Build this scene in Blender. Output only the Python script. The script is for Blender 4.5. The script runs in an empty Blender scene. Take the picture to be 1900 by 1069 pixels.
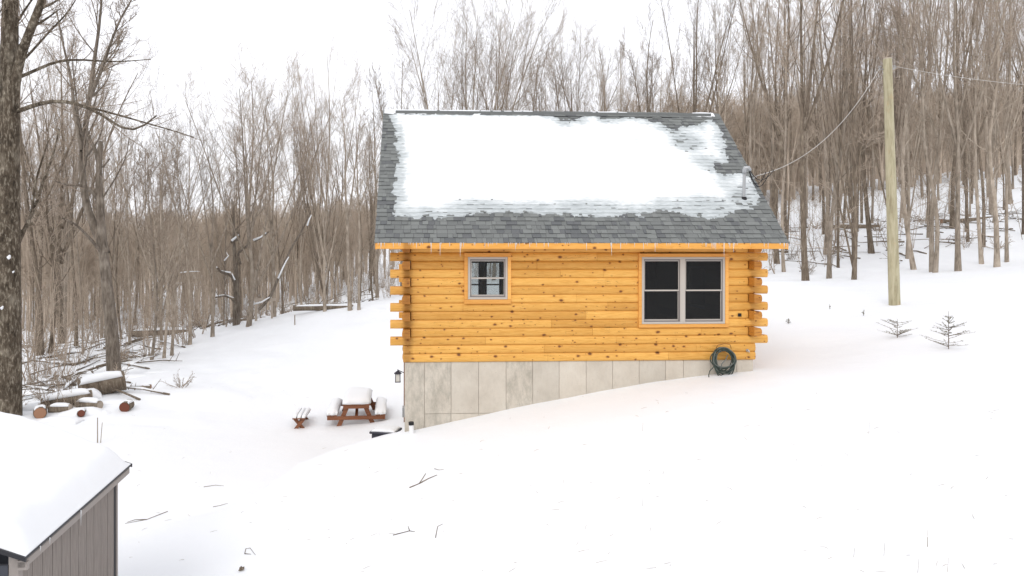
import bpy, math, random
import numpy as np
from mathutils import Matrix, Vector

random.seed(7)
rng = np.random.default_rng(7)
scene = bpy.context.scene
COL = scene.collection

# ------------------------------------------------------------------ camera, sky, sun, exposure
CAMZ = 2.34
FPX, PX, PY = 1267.0, 842.0, 465.0          # focal length and principal point of the 1900 px wide photograph
cam = bpy.data.cameras.new('camera')
cam.sensor_width = 36.0
cam.lens = FPX / 1900 * 36.0
cam.shift_x = (950 - PX) / 1900
cam.shift_y = -(534.5 - PY) / 1900
cam.clip_start = 0.1
cam.clip_end = 2000
camo = bpy.data.objects.new('camera', cam)
camo.location = (0, 0, CAMZ)
camo.rotation_euler = (math.radians(90), 0, 0)
COL.objects.link(camo)
scene.camera = camo

SUN_EL, SUN_ROT = 42, 200
w = bpy.data.worlds.new('World')
scene.world = w
w.use_nodes = True
wn = w.node_tree
bg = wn.nodes['Background']
sky = wn.nodes.new('ShaderNodeTexSky')
sky.sky_type = 'NISHITA'
sky.sun_disc = False
sky.sun_elevation = math.radians(SUN_EL)
sky.sun_rotation = math.radians(SUN_ROT)
sky.dust_density = 4.0
cloud = wn.nodes.new('ShaderNodeMix')            # an even overcast veil over the blue
cloud.data_type = 'RGBA'
cloud.inputs[0].default_value = 0.9
wn.links.new(sky.outputs[0], cloud.inputs[6])
cloud.inputs[7].default_value = (7.75, 7.75, 8.05, 1)
wn.links.new(cloud.outputs[2], bg.inputs[0])
bg.inputs[1].default_value = 0.13
sun = bpy.data.lights.new('sun', 'SUN')
sun.energy = 0.75
sun.angle = math.radians(30)
sun.color = (1.0, 0.97, 0.93)
suno = bpy.data.objects.new('sun', sun)
COL.objects.link(suno)
# from behind and to the left of the camera
dv = Vector((math.sin(math.radians(SUN_ROT)) * math.cos(math.radians(SUN_EL)),
             math.cos(math.radians(SUN_ROT)) * math.cos(math.radians(SUN_EL)), math.sin(math.radians(SUN_EL))))
suno.rotation_euler = dv.to_track_quat('Z', 'Y').to_euler()
scene.view_settings.view_transform = 'Standard'
scene.view_settings.look = 'None'
scene.view_settings.gamma = 1.0
scene.view_settings.use_curve_mapping = False
scene.view_settings.exposure = 0.33
scene.render.engine = 'CYCLES'
scene.cycles.max_bounces = 6
scene.cycles.diffuse_bounces = 4
scene.cycles.transparent_max_bounces = 8
scene.cycles.use_fast_gi = False


# ------------------------------------------------------------------ helpers
class MB:
    """collects shapes into one mesh"""
    def __init__(self):
        self.v, self.f = [], []

    def add(self, verts, faces):
        n = len(self.v)
        self.v += [tuple(p) for p in verts]
        self.f += [tuple(i + n for i in f) for f in faces]
        return self

    def box(self, x0, x1, y0, y1, z0, z1, M=None):
        vs = [(x, y, z) for z in (z0, z1) for y in (y0, y1) for x in (x0, x1)]
        if M is not None:
            vs = [tuple(M @ Vector(p)) for p in vs]
        return self.add(vs, [(0, 2, 3, 1), (4, 5, 7, 6), (0, 1, 5, 4), (2, 6, 7, 3), (0, 4, 6, 2), (1, 3, 7, 5)])

    def tube(self, pts, rad, sides=8, caps=True):
        pts = [Vector(p) for p in pts]
        n = len(pts)
        if not hasattr(rad, '__len__'):
            rad = [rad] * n
        vs, fs = [], []
        ref = None
        for i, p in enumerate(pts):
            t = (pts[min(i + 1, n - 1)] - pts[max(i - 1, 0)]).normalized()
            if ref is None:
                ref = t.orthogonal().normalized()
            u = (ref - t * ref.dot(t)).normalized()
            ref = u
            b = t.cross(u)
            for k in range(sides):
                a = 2 * math.pi * k / sides
                vs.append(p + (u * math.cos(a) + b * math.sin(a)) * rad[i])
        for i in range(n - 1):
            for k in range(sides):
                a, b2 = i * sides + k, i * sides + (k + 1) % sides
                fs.append((a, b2, b2 + sides, a + sides))
        if caps:
            fs.append(tuple(range(sides))[::-1])
            fs.append(tuple(range((n - 1) * sides, n * sides)))
        return self.add(vs, fs)

    def prism(self, prof, x0, x1, axis='x'):
        """profile in (y,z) extruded along x, or profile (x,z) along y"""
        n = len(prof)
        vs = []
        for t in (x0, x1):
            for a, b in prof:
                vs.append((t, a, b) if axis == 'x' else ((a, t, b) if axis == 'y' else (a, b, t)))
        fs = [(i, (i + 1) % n, n + (i + 1) % n, n + i) for i in range(n)]
        fs += [tuple(range(n))[::-1], tuple(range(n, 2 * n))]
        return self.add(vs, fs)

    def mesh(self, name, mat=None, smooth=False):
        m = bpy.data.meshes.new(name)
        m.from_pydata(self.v, [], self.f)
        m.validate()
        if mat:
            m.materials.append(mat)
        if smooth:
            m.polygons.foreach_set('use_smooth', [True] * len(m.polygons))
        m.update()
        import bmesh
        bm = bmesh.new()
        bm.from_mesh(m)
        bmesh.ops.recalc_face_normals(bm, faces=bm.faces)
        bm.to_mesh(m)
        bm.free()
        return m

    def build(self, name, mat, parent=None, smooth=False, bevel=0, **tags):
        o = link(name, self.mesh(name, mat, smooth), parent, **tags)
        if bevel:
            b = o.modifiers.new('bevel', 'BEVEL')
            b.width = bevel
            b.segments = 2
            b.limit_method = 'ANGLE'
        return o


def link(name, data, parent=None, label=None, cat=None, group=None, kind=None, loc=None, rot=None, scale=None):
    o = bpy.data.objects.new(name, data)
    COL.objects.link(o)
    if parent is not None:
        o.parent = parent
    if loc is not None:
        o.location = loc
    if rot is not None:
        o.rotation_euler = rot
    if scale is not None:
        o.scale = scale
    if label:
        o['label'] = label
    if cat:
        o['category'] = cat
    if group:
        o['group'] = group
    if kind:
        o['kind'] = kind
    return o


def at(px, py, d):
    """world point seen at a photo pixel, d metres in front of the camera"""
    return Vector(((px - PX) / FPX * d, d, CAMZ - (py - PY) / FPX * d))


# ------------------------------------------------------------------ materials
def mat(name, color=(.5, .5, .5), rough=.7, metallic=0.0, spec=.3):
    m = bpy.data.materials.new(name)
    m.use_nodes = True
    b = m.node_tree.nodes['Principled BSDF']
    b.inputs['Base Color'].default_value = (*color, 1)
    b.inputs['Roughness'].default_value = rough
    b.inputs['Metallic'].default_value = metallic
    b.inputs['Specular IOR Level'].default_value = spec
    return m


class NT:
    """small wrapper for building node trees"""
    def __init__(self, m):
        self.t = m.node_tree
        self.b = self.t.nodes['Principled BSDF']

    def n(self, typ, **kw):
        nd = self.t.nodes.new(typ)
        for k, v in kw.items():
            if k.startswith('i_'):
                nd.inputs[k[2:].replace('_', ' ')].default_value = v
            else:
                setattr(nd, k, v)
        return nd

    def l(self, a, b):
        self.t.links.new(a, b)

    def coord(self, scale=(1, 1, 1), out='Object'):
        tc = self.n('ShaderNodeTexCoord')
        mp = self.n('ShaderNodeMapping')
        mp.inputs['Scale'].default_value = scale
        self.l(tc.outputs[out], mp.inputs[0])
        return mp.outputs[0]

    def noise(self, vec, scale, detail=4, rough=.6, dist=0):
        nd = self.n('ShaderNodeTexNoise')
        nd.inputs['Scale'].default_value = scale
        nd.inputs['Detail'].default_value = detail
        nd.inputs['Roughness'].default_value = rough
        nd.inputs['Distortion'].default_value = dist
        self.l(vec, nd.inputs['Vector'])
        return nd.outputs['Fac']

    def ramp(self, fac, stops):
        r = self.n('ShaderNodeValToRGB')
        e = r.color_ramp.elements
        while len(e) < len(stops):
            e.new(.5)
        for el, (p, c) in zip(e, stops):
            el.position = p
            el.color = (*c, 1) if hasattr(c, '__len__') else (c, c, c, 1)
        self.l(fac, r.inputs[0])
        return r.outputs[0]

    def mix(self, fac, a, b, blend='MIX'):
        x = self.n('ShaderNodeMix', data_type='RGBA', blend_type=blend)
        for s, i in ((fac, 0), (a, 6), (b, 7)):
            if hasattr(s, 'is_linked') or hasattr(s, 'links'):
                self.l(s, x.inputs[i])
            elif hasattr(s, '__len__'):
                x.inputs[i].default_value = (*s, 1)
            else:
                x.inputs[i].default_value = s
        return x.outputs[2]

    def math(self, op, a, b=0.0, c=None):
        x = self.n('ShaderNodeMath', operation=op)
        for i, s in enumerate((a, b) if c is None else (a, b, c)):
            if hasattr(s, 'links'):
                self.l(s, x.inputs[i])
            else:
                x.inputs[i].default_value = s
        return x.outputs[0]

    def bump(self, h, strength=.3, dist=.01):
        bp = self.n('ShaderNodeBump')
        bp.inputs['Strength'].default_value = strength
        bp.inputs['Distance'].default_value = dist
        self.l(h, bp.inputs['Height'])
        self.l(bp.outputs[0], self.b.inputs['Normal'])

    def color(self, c):
        self.l(c, self.b.inputs['Base Color'])


def mat_snow(name, bump=.4):
    m = mat(name, (.84, .86, .885), .55, spec=.25)
    n = NT(m)
    v = n.coord()
    a = n.noise(v, .35, 3, .5)
    n.color(n.ramp(a, [(.3, (.825, .848, .872)), (.7, (.855, .875, .895))]))
    h = n.math('ADD', n.noise(v, 1.6, 4, .55), n.math('MULTIPLY', n.noise(v, 22, 3, .6), .12))
    n.bump(h, bump, .06)
    return m


def mat_bark(name, dark, mid, light, scale=1.0, rnd=.35, zs=.16):
    m = mat(name, mid, .9, spec=.12)
    n = NT(m)
    v = n.coord((1, 1, zs))
    a = n.noise(v, 14 * scale, 5, .65, .4)
    v2 = n.coord((1, 1, .55))
    p = n.noise(v2, 2.6 * scale, 4, .6)
    c = n.ramp(a, [(.32, dark), (.52, mid), (.72, light)])
    c2 = n.ramp(p, [(.35, dark), (.55, mid), (.75, light)])
    c = n.mix(.4, c, c2)
    oi = n.n('ShaderNodeObjectInfo')
    k = n.ramp(oi.outputs['Random'], [(0, 1 - rnd), (1, 1 + rnd * .6)])
    c = n.mix(1.0, c, k, 'MULTIPLY')
    n.color(c)
    n.bump(a, .9, .02)
    return m


SNOW = mat_snow('snow')
SNOWCAP = mat_snow('settled_snow', .12)
BARK = mat_bark('grey_brown_bark', (.13, .106, .082), (.38, .322, .26), (.58, .51, .43), 1.0, .3)
BARK_OLD = mat_bark('old_fissured_bark', (.02, .016, .012), (.11, .088, .065), (.5, .45, .36), 1.2, .1, .35)
BARK_MID = mat_bark('grey_weathered_bark', (.06, .048, .038), (.19, .16, .13), (.38, .34, .29), 1.0, .1, .22)
BARK_DARK = mat_bark('dark_rough_bark', (.07, .055, .042), (.2, .16, .122), (.42, .37, .29), 1.3, .15)
TWIG = mat('twigs', (.2, .16, .132), .9, spec=.1)
_n = NT(TWIG)
_oi = _n.n('ShaderNodeObjectInfo')
_n.color(_n.ramp(_oi.outputs['Random'], [(0, (.25, .202, .158)), (.5, (.365, .3, .24)), (1, (.47, .39, .315))]))


TWIG_LIGHTENED = mat('light_lifted_far_twigs', (.52, .435, .35), .9, spec=.1)  # colour lightened to offset the shade inside the dense far wood


def mat_logwood(name, base=(.73, .39, .085), lightc=(.82, .48, .13), darkc=(.58, .28, .052), knots=True):
    m = mat(name, base, .42, spec=.35)
    n = NT(m)
    grain = n.noise(n.coord((.7, 9, 9)), 6, 5, .6, .6)
    c = n.ramp(grain, [(.3, darkc), (.48, base), (.75, lightc)])
    blot = n.noise(n.coord((.6, 1, 2)), 1.3, 3, .5)
    c = n.mix(n.math('MULTIPLY', n.ramp(blot, [(.4, 0.0), (.75, 1.0)]), .35), c, darkc)
    oi = n.n('ShaderNodeObjectInfo')
    k = n.ramp(oi.outputs['Random'], [(0, (.84, .79, .72)), (.5, (1, 1, 1)), (1, (1.1, 1.13, 1.2))])
    c = n.mix(1.0, c, k, 'MULTIPLY')
    if knots:
        def knot(c, sx, sz, off, thr, size, col):
            tc = n.n('ShaderNodeTexCoord')
            mp = n.n('ShaderNodeMapping')
            mp.inputs['Scale'].default_value = (sx, 0.0, sz)
            mp.inputs['Location'].default_value = off
            n.l(tc.outputs['Object'], mp.inputs[0])
            nz = n.n('ShaderNodeTexNoise')
            nz.inputs['Scale'].default_value = 6
            n.l(mp.outputs[0], nz.inputs['Vector'])
            vm = n.n('ShaderNodeVectorMath', operation='MULTIPLY_ADD')
            n.l(nz.outputs['Color'], vm.inputs[0])
            vm.inputs[1].default_value = (.12, .12, .12)
            n.l(mp.outputs[0], vm.inputs[2])
            vo = n.n('ShaderNodeTexVoronoi')
            vo.inputs['Scale'].default_value = 1
            vo.voronoi_dimensions = '2D'
            sx_ = n.n('ShaderNodeSeparateXYZ')
            n.l(vm.outputs[0], sx_.inputs[0])
            cx_ = n.n('ShaderNodeCombineXYZ')
            n.l(sx_.outputs[0], cx_.inputs[0])
            n.l(sx_.outputs[2], cx_.inputs[1])
            n.l(cx_.outputs[0], vo.inputs['Vector'])
            sp = n.n('ShaderNodeSeparateColor')
            n.l(vo.outputs['Color'], sp.inputs[0])
            on = n.math('GREATER_THAN', sp.outputs[0], thr)
            sz_ = n.math('MULTIPLY_ADD', sp.outputs[1], size, size * .5)
            q = n.math('DIVIDE', vo.outputs['Distance'], sz_)
            halo = n.ramp(q, [(.55, 1.0), (1.0, 0.0)])
            core = n.ramp(q, [(.35, 1.0), (.62, 0.0)])
            c = n.mix(n.math('MULTIPLY', n.math('MULTIPLY', halo, on), .6), c, (.5, .2, .035))
            return n.mix(n.math('MULTIPLY', n.math('MULTIPLY', core, on), .92), c, col)
        c = knot(c, 2.9, 4.4, (.3, 0, .2), .48, .155, (.13, .042, .012))
        c = knot(c, 4.6, 6.6, (5.3, 0, 2.2), .62, .12, (.2, .07, .015))
        # drying checks: long thin cracks along some logs
        cr = n.noise(n.coord((.5, 0, 6)), 2.6, 2, .4, .3)
        line = n.math('COMPARE', cr, .5, .0035)
        gate = n.ramp(n.noise(n.coord((.9, 1, 3)), 1.1, 1, .4), [(.56, 0.0), (.6, 1.0)])
        c = n.mix(n.math('MULTIPLY', n.math('MULTIPLY', line, gate), .8), c, (.12, .045, .012))
        # grey-brown weathering soaked into the corner where the logs cross
        tcs = n.n('ShaderNodeTexCoord')
        sps = n.n('ShaderNodeSeparateXYZ')
        n.l(tcs.outputs['Object'], sps.inputs[0])
        dd = n.math('ABSOLUTE', n.math('SUBTRACT', sps.outputs[0], .06))
        gg = n.ramp(n.math('ADD', dd, n.math('MULTIPLY', n.noise(n.coord(), 9, 3, .6), .12)), [(.10, 1.0), (.19, 0.0)])
        c = n.mix(n.math('MULTIPLY', gg, .6), c, (.26, .1, .018))
    n.color(c)
    n.bump(grain, .25, .004)
    return m


WOOD = mat_logwood('golden_stained_log')
WOODEND = mat_logwood('weathered_log_end', (.52, .22, .035), (.7, .34, .07), (.24, .09, .018))
TRIMWOOD = mat_logwood('golden_trim_board', (.8, .40, .095), (.85, .46, .13), (.7, .31, .06), knots=False)
TRIMKNOT = mat_logwood('golden_fascia_board', (.8, .39, .085), (.85, .45, .115), (.68, .3, .05), knots=True)
REDWOOD = mat_logwood('red_brown_stained_wood', (.20, .075, .032), (.27, .11, .05), (.12, .04, .018), knots=False)
DIMWOOD = mat('dark_interior_wood', (.10, .06, .035), .8)

CONC = mat('poured_concrete', (.5, .47, .42), .9, spec=.2)
_n = NT(CONC)
_v = _n.coord()
_a = _n.noise(_v, 1.6, 5, .65)
_f = _n.noise(_n.coord((1.5, 1.5, .5)), 14, 5, .75)
_c = _n.ramp(_a, [(.3, (.5, .455, .39)), (.55, (.585, .54, .47)), (.75, (.63, .59, .52))])
_c = _n.mix(_n.math('MULTIPLY', _n.ramp(_f, [(.5, 0.0), (.68, 1.0)]), .22), _c, (.36, .33, .28))
_oi = _n.n('ShaderNodeObjectInfo')
_c = _n.mix(1.0, _c, _n.ramp(_oi.outputs['Random'], [(0, (.94, .94, .93)), (1, (1.05, 1.04, 1.02))]), 'MULTIPLY')
_sp = _n.n('ShaderNodeTexVoronoi')
_sp.inputs['Scale'].default_value = 9
_n.l(_v, _sp.inputs['Vector'])
_c = _n.mix(_n.ramp(_sp.outputs['Distance'], [(.03, .7), (.07, 0.0)]), _c, (.2, .18, .15))
_n.color(_c)
_n.bump(_f, .25, .006)
CONC_STAIN = CONC.copy()
CONC_STAIN.name = 'stained_concrete'
_n = NT(CONC_STAIN)
_lk = [l for l in CONC_STAIN.node_tree.links if l.to_node == _n.b and l.to_socket.name == 'Base Color'][0]
_src = _lk.from_socket
_s = _n.noise(_n.coord((2.5, 1, 1.1)), 2.2, 6, .8)
_n.color(_n.mix(_n.math('MULTIPLY', _n.ramp(_s, [(.42, 0.0), (.62, 1.0)]), .55), _src, (.27, .255, .21)))


def mat_shingle(name, attr):
    m = mat(name, (.13, .14, .14), .95, spec=.15)
    n = NT(m)
    if attr:
        a = n.n('ShaderNodeAttribute', attribute_name='tone')
        r = a.outputs['Fac']
    else:
        r = n.n('ShaderNodeObjectInfo').outputs['Random']
    c = n.ramp(r, [(0, (.095, .098, .105)), (.16, (.11, .11, .118)), (.2, (.145, .15, .148)), (.6, (.178, .185, .18)), (1, (.225, .234, .226))])
    n.t.nodes[-1]
    g = n.noise(n.coord(), 190, 2, .7)
    c = n.mix(.35, c, n.ramp(g, [(.35, (.1, .11, .11)), (.7, (.32, .34, .33))]))
    n.color(c)
    n.bump(g, .4, .003)
    return m


SHINGLE = mat_shingle('asphalt_shingle', False)
SHINGLE_A = mat_shingle('asphalt_shingle_field', True)

ROOFSNOW = mat('thin_roof_snow', (.88, .9, .91), .5, spec=.3)
_n = NT(ROOFSNOW)
_a = _n.n('ShaderNodeAttribute', attribute_name='depth')
_st = _n.noise(_n.coord((1.2, 6, 6)), 5, 4, .65)
_d = _n.math('ADD', _a.outputs['Fac'], _n.math('MULTIPLY', _n.math('SUBTRACT', _st, .5), .8))
_n.color(_n.ramp(_d, [(0.0, (.33, .36, .37)), (.25, (.52, .56, .57)), (.55, (.78, .81, .82)), (.8, (.9, .91, .92))]))
_n.bump(_n.noise(_n.coord(), 30, 3, .6), .15, .01)

VINYL = mat('beige_vinyl_frame', (.49, .455, .41), .4)
VINYL_DARK = mat('grey_window_track', (.22, .2, .2), .5)
GLASS = mat('window_glass', (.02, .02, .022), .03, spec=.5)
_b = GLASS.node_tree.nodes['Principled BSDF']
_tr = GLASS.node_tree.nodes.new('ShaderNodeBsdfTransparent')
_tr.inputs[0].default_value = (.8, .82, .82, 1)
_gl = GLASS.node_tree.nodes.new('ShaderNodeBsdfGlossy')
_gl.inputs['Roughness'].default_value = .02
_mx = GLASS.node_tree.nodes.new('ShaderNodeMixShader')
_fr = GLASS.node_tree.nodes.new('ShaderNodeFresnel')
_fr.inputs[0].default_value = 1.35
GLASS.node_tree.links.new(_fr.outputs[0], _mx.inputs[0])
GLASS.node_tree.links.new(_tr.outputs[0], _mx.inputs[1])
GLASS.node_tree.links.new(_gl.outputs[0], _mx.inputs[2])
GLASS.node_tree.links.new(_mx.outputs[0], GLASS.node_tree.nodes['Material Output'].inputs[0])
GLASS_DARK = GLASS.copy()
GLASS_DARK.name = 'shade_tinted_glass'  # darkness of the room behind is put into the pane tint
[n_ for n_ in GLASS_DARK.node_tree.nodes if n_.type == 'BSDF_TRANSPARENT'][0].inputs[0].default_value = (.34, .34, .33, 1)
[n_ for n_ in GLASS_DARK.node_tree.nodes if n_.type == 'FRESNEL'][0].inputs[0].default_value = 1.38
BLACK = mat('black_rubber', (.015, .015, .017), .6)
ICE = mat('icicle_ice', (.93, .95, .97), .12, spec=.6)
ICE.node_tree.nodes['Principled BSDF'].inputs['Transmission Weight'].default_value = .35
ICE.node_tree.nodes['Principled BSDF'].inputs['IOR'].default_value = 1.31
GALV = mat('grey_galvanised_conduit', (.42, .43, .44), .4, .5)
CHARC = mat('charcoal_metal', (.045, .045, .06), .5, .2)
HOSE = mat('dark_green_hose', (.035, .055, .045), .38, spec=.5)
HOSE2 = mat('grey_hose', (.12, .14, .13), .4, spec=.5)
PVC = mat('white_pipe', (.78, .79, .8), .4)
CUT = mat('orange_cut_wood', (.33, .18, .11), .85)
CUTRED = mat('red_brown_cut_wood', (.16, .055, .035), .85)
WEATHER = mat('weathered_lumber', (.42, .36, .3), .85)
NEEDLE = mat('dull_green_needles', (.17, .165, .11), .8)

POLEWOOD = mat('pressure_treated_pole', (.42, .38, .24), .85)
_n = NT(POLEWOOD)
_g = _n.noise(_n.coord((1, 1, .12)), 12, 5, .7, .5)
_p = _n.noise(_n.coord((1, 1, .6)), 2.0, 4, .7)
_c = _n.ramp(_g, [(.3, (.27, .235, .15)), (.5, (.42, .385, .26)), (.75, (.54, .50, .36))])
_c = _n.mix(_n.math('MULTIPLY', _n.ramp(_p, [(.6, 0.0), (.72, 1.0)]), .5), _c, (.5, .3, .14))
_n.color(_c)
_n.bump(_g, .6, .012)

SIDING = mat('grey_brown_panel_siding', (.22, .19, .175), .8, spec=.2)
_n = NT(SIDING)
_g = _n.noise(_n.coord((8, 8, .35)), 9, 5, .65, .5)
_n.color(_n.ramp(_g, [(.3, (.18, .158, .143)), (.55, (.25, .222, .203)), (.8, (.33, .295, .27))]))
_n.bump(_g, .35, .004)
SHEDTRIM = mat('grey_brown_trim_paint', (.31, .28, .26), .7)
SHEDDARK = mat('dark_shed_front', (.06, .065, .08), .7)
DRIP = mat('black_drip_edge', (.03, .03, .035), .5)

# ------------------------------------------------------------------ terrain
def tps_fit(pts):
    P = np.array([(x, y) for x, y, z in pts], float)
    z = np.array([z for *_, z in pts], float)
    n = len(P)
    r = np.linalg.norm(P[:, None] - P[None], axis=2)
    K = r
    A = np.zeros((n + 3, n + 3))
    A[:n, :n] = K + np.eye(n) * -0.02
    A[:n, n] = 1
    A[:n, n + 1:] = P
    A[n, :n] = 1
    A[n + 1:, :n] = P.T
    wv = np.linalg.solve(A, np.concatenate([z, np.zeros(3)]))
    return P, wv


def tps_eval(fit, X, Y):
    P, wv = fit
    n = len(P)
    out = np.zeros_like(X, float) + wv[n] + wv[n + 1] * X + wv[n + 2] * Y
    for i in range(n):
        out += wv[i] * np.sqrt((X - P[i, 0]) ** 2 + (Y - P[i, 1]) ** 2 + .3)
    return out


def W3(px, py, d):
    p = at(px, py, d)
    return (p.x, p.y, p.z)


HOUSE = Matrix.Translation((-1.03, 14.3, 0)) @ Matrix.Rotation(math.radians(2.8), 4, 'Z')
# along the foundation, as read from the snow line on the concrete
front = []
for px_, py_ in ((751, 806), (850, 782), (950, 760), (1050, 741), (1150, 721), (1250, 704), (1330, 693), (1398, 689)):
    d_ = 14.3 + (px_ - 751) / 647 * .36 - .03
    front.append(W3(px_, py_, d_))
shared = [W3(1420, 682, 15.2), W3(1500, 640, 17.3), W3(1660, 566, 22), W3(1500, 517, 30), W3(1850, 492, 32), W3(1440, 520, 28),
          W3(1480, 430, 50), W3(1800, 398, 55), W3(1700, 352, 75), (60, 110, 13), (20, 110, 9), (100, 110, 17), (140, 200, 22), (40, 220, 16),
          (14, 55, 2.0), (2, 50, .1), (0, 90, 2.5), (22, 20, 1.9), (30, 12, 2.5), (60, 10, 6), (60, 40, 8)]
back_left = [W3(720, 563, 38), W3(640, 568, 38), W3(550, 582, 37.5), W3(450, 610, 35), W3(350, 657, 29), W3(270, 692, 25),
             (-12, 21, -2.15), (-14, 16, -2.3), (-30, 25, -2.9), (-26, 60, -4.6), (-12, 52, -2.6), (-5, 52, -1.3), (-50, 60, -5.5), (-40, 110, -5),
             (-20, 110, -3), (-90, 120, -4), (-60, 210, 2), (0, 210, 6), (-150, 220, 4), (-100, 40, -6)]
near = [W3(700, 818, 14.05), W3(645, 839, 13.7), W3(600, 853, 13.4), W3(563, 870, 13.1), (-1, 9, -1.75), (-2, 5, -1.95), (4, 7, -1.0), (9, 7, -.3), (8, 12, 0), (13, 14, .65), (2, 11, -1.15), (20, 8, 1.1), (0, -5, -1.5), (10, -10, 0), (-3, 13, -1.86),
        (-12, -10, -2.6), (30, -15, 1), (-30, -20, -2.6), (0, -30, 1.2), (20, -60, 5), (-30, -60, 4)]
yard = [W3(665, 792, 19.2), (-4.2, 17.5, -2.55), (-3, 15.5, -2.5), (-6, 12, -2.5), (-5, 8, -2.6), (-8, 8, -2.6), (-8, 16, -2.45), (-2.0, 23, -2.4), (1, 24, -1.9), (4, 22, -1.5), (-5, 25, -2.1), (-3.3, 11, -2.4), (-4, 2, -2.6), (-10, 0, -2.6), (-3, -8, -2.0), (-2.0, 15.6, -2.5), (-3.0, 14.6, -2.5), (-4.0, 13.4, -2.45), (-1.0, 16, -2.4)]
FU = tps_fit(front + shared + near + back_left[:4] + back_left[6:])
FL = tps_fit(yard + shared[:13] + shared[13:] + near[7:10] + [near[11]] + near[15:] + back_left)
EDGE = np.array([(6.3, 60), (6.3, 17.5), (2.5, 15.6), (-.75, 15.2), (-1.15, 14.6), (-1.85, 14.4), (-2.45, 14.1), (-3.1, 13.5), (-3.5, 12.2), (-3.4, 10), (-2.7, 7), (-1.6, 2), (-1, -6), (-1, -80)], float)


def edge_sd(X, Y):
    """signed distance to the bank edge, positive on the hill side (to its right)"""
    best = np.full(X.shape, 1e9)
    sign = np.ones(X.shape)
    for a, b in zip(EDGE[:-1], EDGE[1:]):
        ab = b - a
        t = np.clip(((X - a[0]) * ab[0] + (Y - a[1]) * ab[1]) / (ab @ ab), 0, 1)
        dx, dy = X - a[0] - t * ab[0], Y - a[1] - t * ab[1]
        d = np.hypot(dx, dy)
        cr = ab[0] * (Y - a[1]) - ab[1] * (X - a[0])
        m = d < best - 1e-9
        best = np.where(m, d, best)
        sign = np.where(m, np.where(cr > 0, 1, -1), sign)
    return best * sign


def vnoise(X, Y, s, seed):
    r = np.random.default_rng(seed)
    g = r.random((64, 64))
    x, y = X / s, Y / s
    xi, yi = np.floor(x).astype(int), np.floor(y).astype(int)
    fx, fy = x - xi, y - yi
    fx, fy = fx * fx * (3 - 2 * fx), fy * fy * (3 - 2 * fy)
    a, b = g[xi % 64, yi % 64], g[(xi + 1) % 64, yi % 64]
    c, d = g[xi % 64, (yi + 1) % 64], g[(xi + 1) % 64, (yi + 1) % 64]
    return (a * (1 - fx) + b * fx) * (1 - fy) + (c * (1 - fx) + d * fx) * fy - .5


def sstep(t):
    t = np.clip(t, 0, 1)
    return t * t * (3 - 2 * t)


def ground(X, Y):
    X, Y = np.asarray(X, float), np.asarray(Y, float)
    sd = edge_sd(X, Y)
    wdt = .38 + np.clip(12.9 - Y, 0, 5) * .7 + np.clip(Y - 15.0, 0, 4) * .8
    s = sstep(sd / wdt * .5 + .5 + .25)
    z = tps_eval(FL, X, Y) * (1 - s) + tps_eval(FU, X, Y) * s
    rough_ = sstep((Y - 26) / 8) * .16 + .028
    rough_ = np.where((X < -6.5) & (Y > 18.5) & (Y < 60), np.maximum(rough_, .16), rough_)
    z = z + vnoise(X, Y, 1.7, 1) * rough_ + vnoise(X, Y, .6, 2) * rough_ * .45 + vnoise(X, Y, 6, 3) * .1
    return z


def gz(x, y):
    return float(ground(np.array([x]), np.array([y]))[0])


def pick(px, py, dmin=4.0, dmax=160.0):
    """where the view ray through a photo pixel meets the snow"""
    d = np.linspace(dmin, dmax, 3000)
    X = (px - PX) / FPX * d
    Z = CAMZ - (py - PY) / FPX * d
    g = ground(X, d)
    k = np.nonzero(Z < g)[0]
    k = k[0] if len(k) else len(d) - 1
    return Vector((X[k], d[k], g[k]))


def stretch(lo, hi, c0, c1, fine, grow):
    xs = list(np.arange(c0, c1, fine))
    s = fine
    x = c1
    while x < hi:
        xs.append(x)
        s *= grow
        x += s
    s = fine
    x = c0 - fine
    left = []
    while x > lo:
        left.append(x)
        s *= grow
        x -= s
    return np.array(left[::-1] + xs)


gx = stretch(-420, 520, -9, 13, .13, 1.045)
gy = stretch(-140, 700, 5, 27, .13, 1.04)
GX, GY = np.meshgrid(gx, gy)
GZ = ground(GX, GY)
nx, ny = len(gx), len(gy)
me = bpy.data.meshes.new('snow_ground')
me.vertices.add(nx * ny)
me.vertices.foreach_set('co', np.stack([GX, GY, GZ], -1).astype(np.float32).ravel())
i0 = (np.arange(ny - 1)[:, None] * nx + np.arange(nx - 1)[None]).ravel()
quads = np.stack([i0, i0 + 1, i0 + nx + 1, i0 + nx], 1).astype(np.int32)
me.loops.add(quads.size)
me.loops.foreach_set('vertex_index', quads.ravel())
me.polygons.add(len(quads))
me.polygons.foreach_set('loop_start', np.arange(0, quads.size, 4, dtype=np.int32))
me.polygons.foreach_set('use_smooth', np.ones(len(quads), bool))
me.materials.append(SNOW)
me.update(calc_edges=True)
me.validate()
link('snow_ground', me, kind='structure', label='white snow covering the yard, hillside and wood floor')

# ------------------------------------------------------------------ log cabin
W, D, C = 7.47, 5.86, .1767
HINV = HOUSE.inverted()
cabin = link('log_cabin', None, label='small golden log cabin with a snow-patched grey shingle roof on a concrete basement', cat='cabin')
cabin.matrix_world = HOUSE


def wall_xz(px, py, yl=0.0):
    """cabin coordinates of a photo pixel on the plane y = yl of the cabin"""
    o = HINV @ Vector((0, 0, CAMZ))
    d = (HINV.to_3x3() @ Vector(((px - PX) / FPX, 1, -(py - PY) / FPX)))
    t = (yl - o.y) / d.y
    p = o + d * t
    return p.x, p.z


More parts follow.
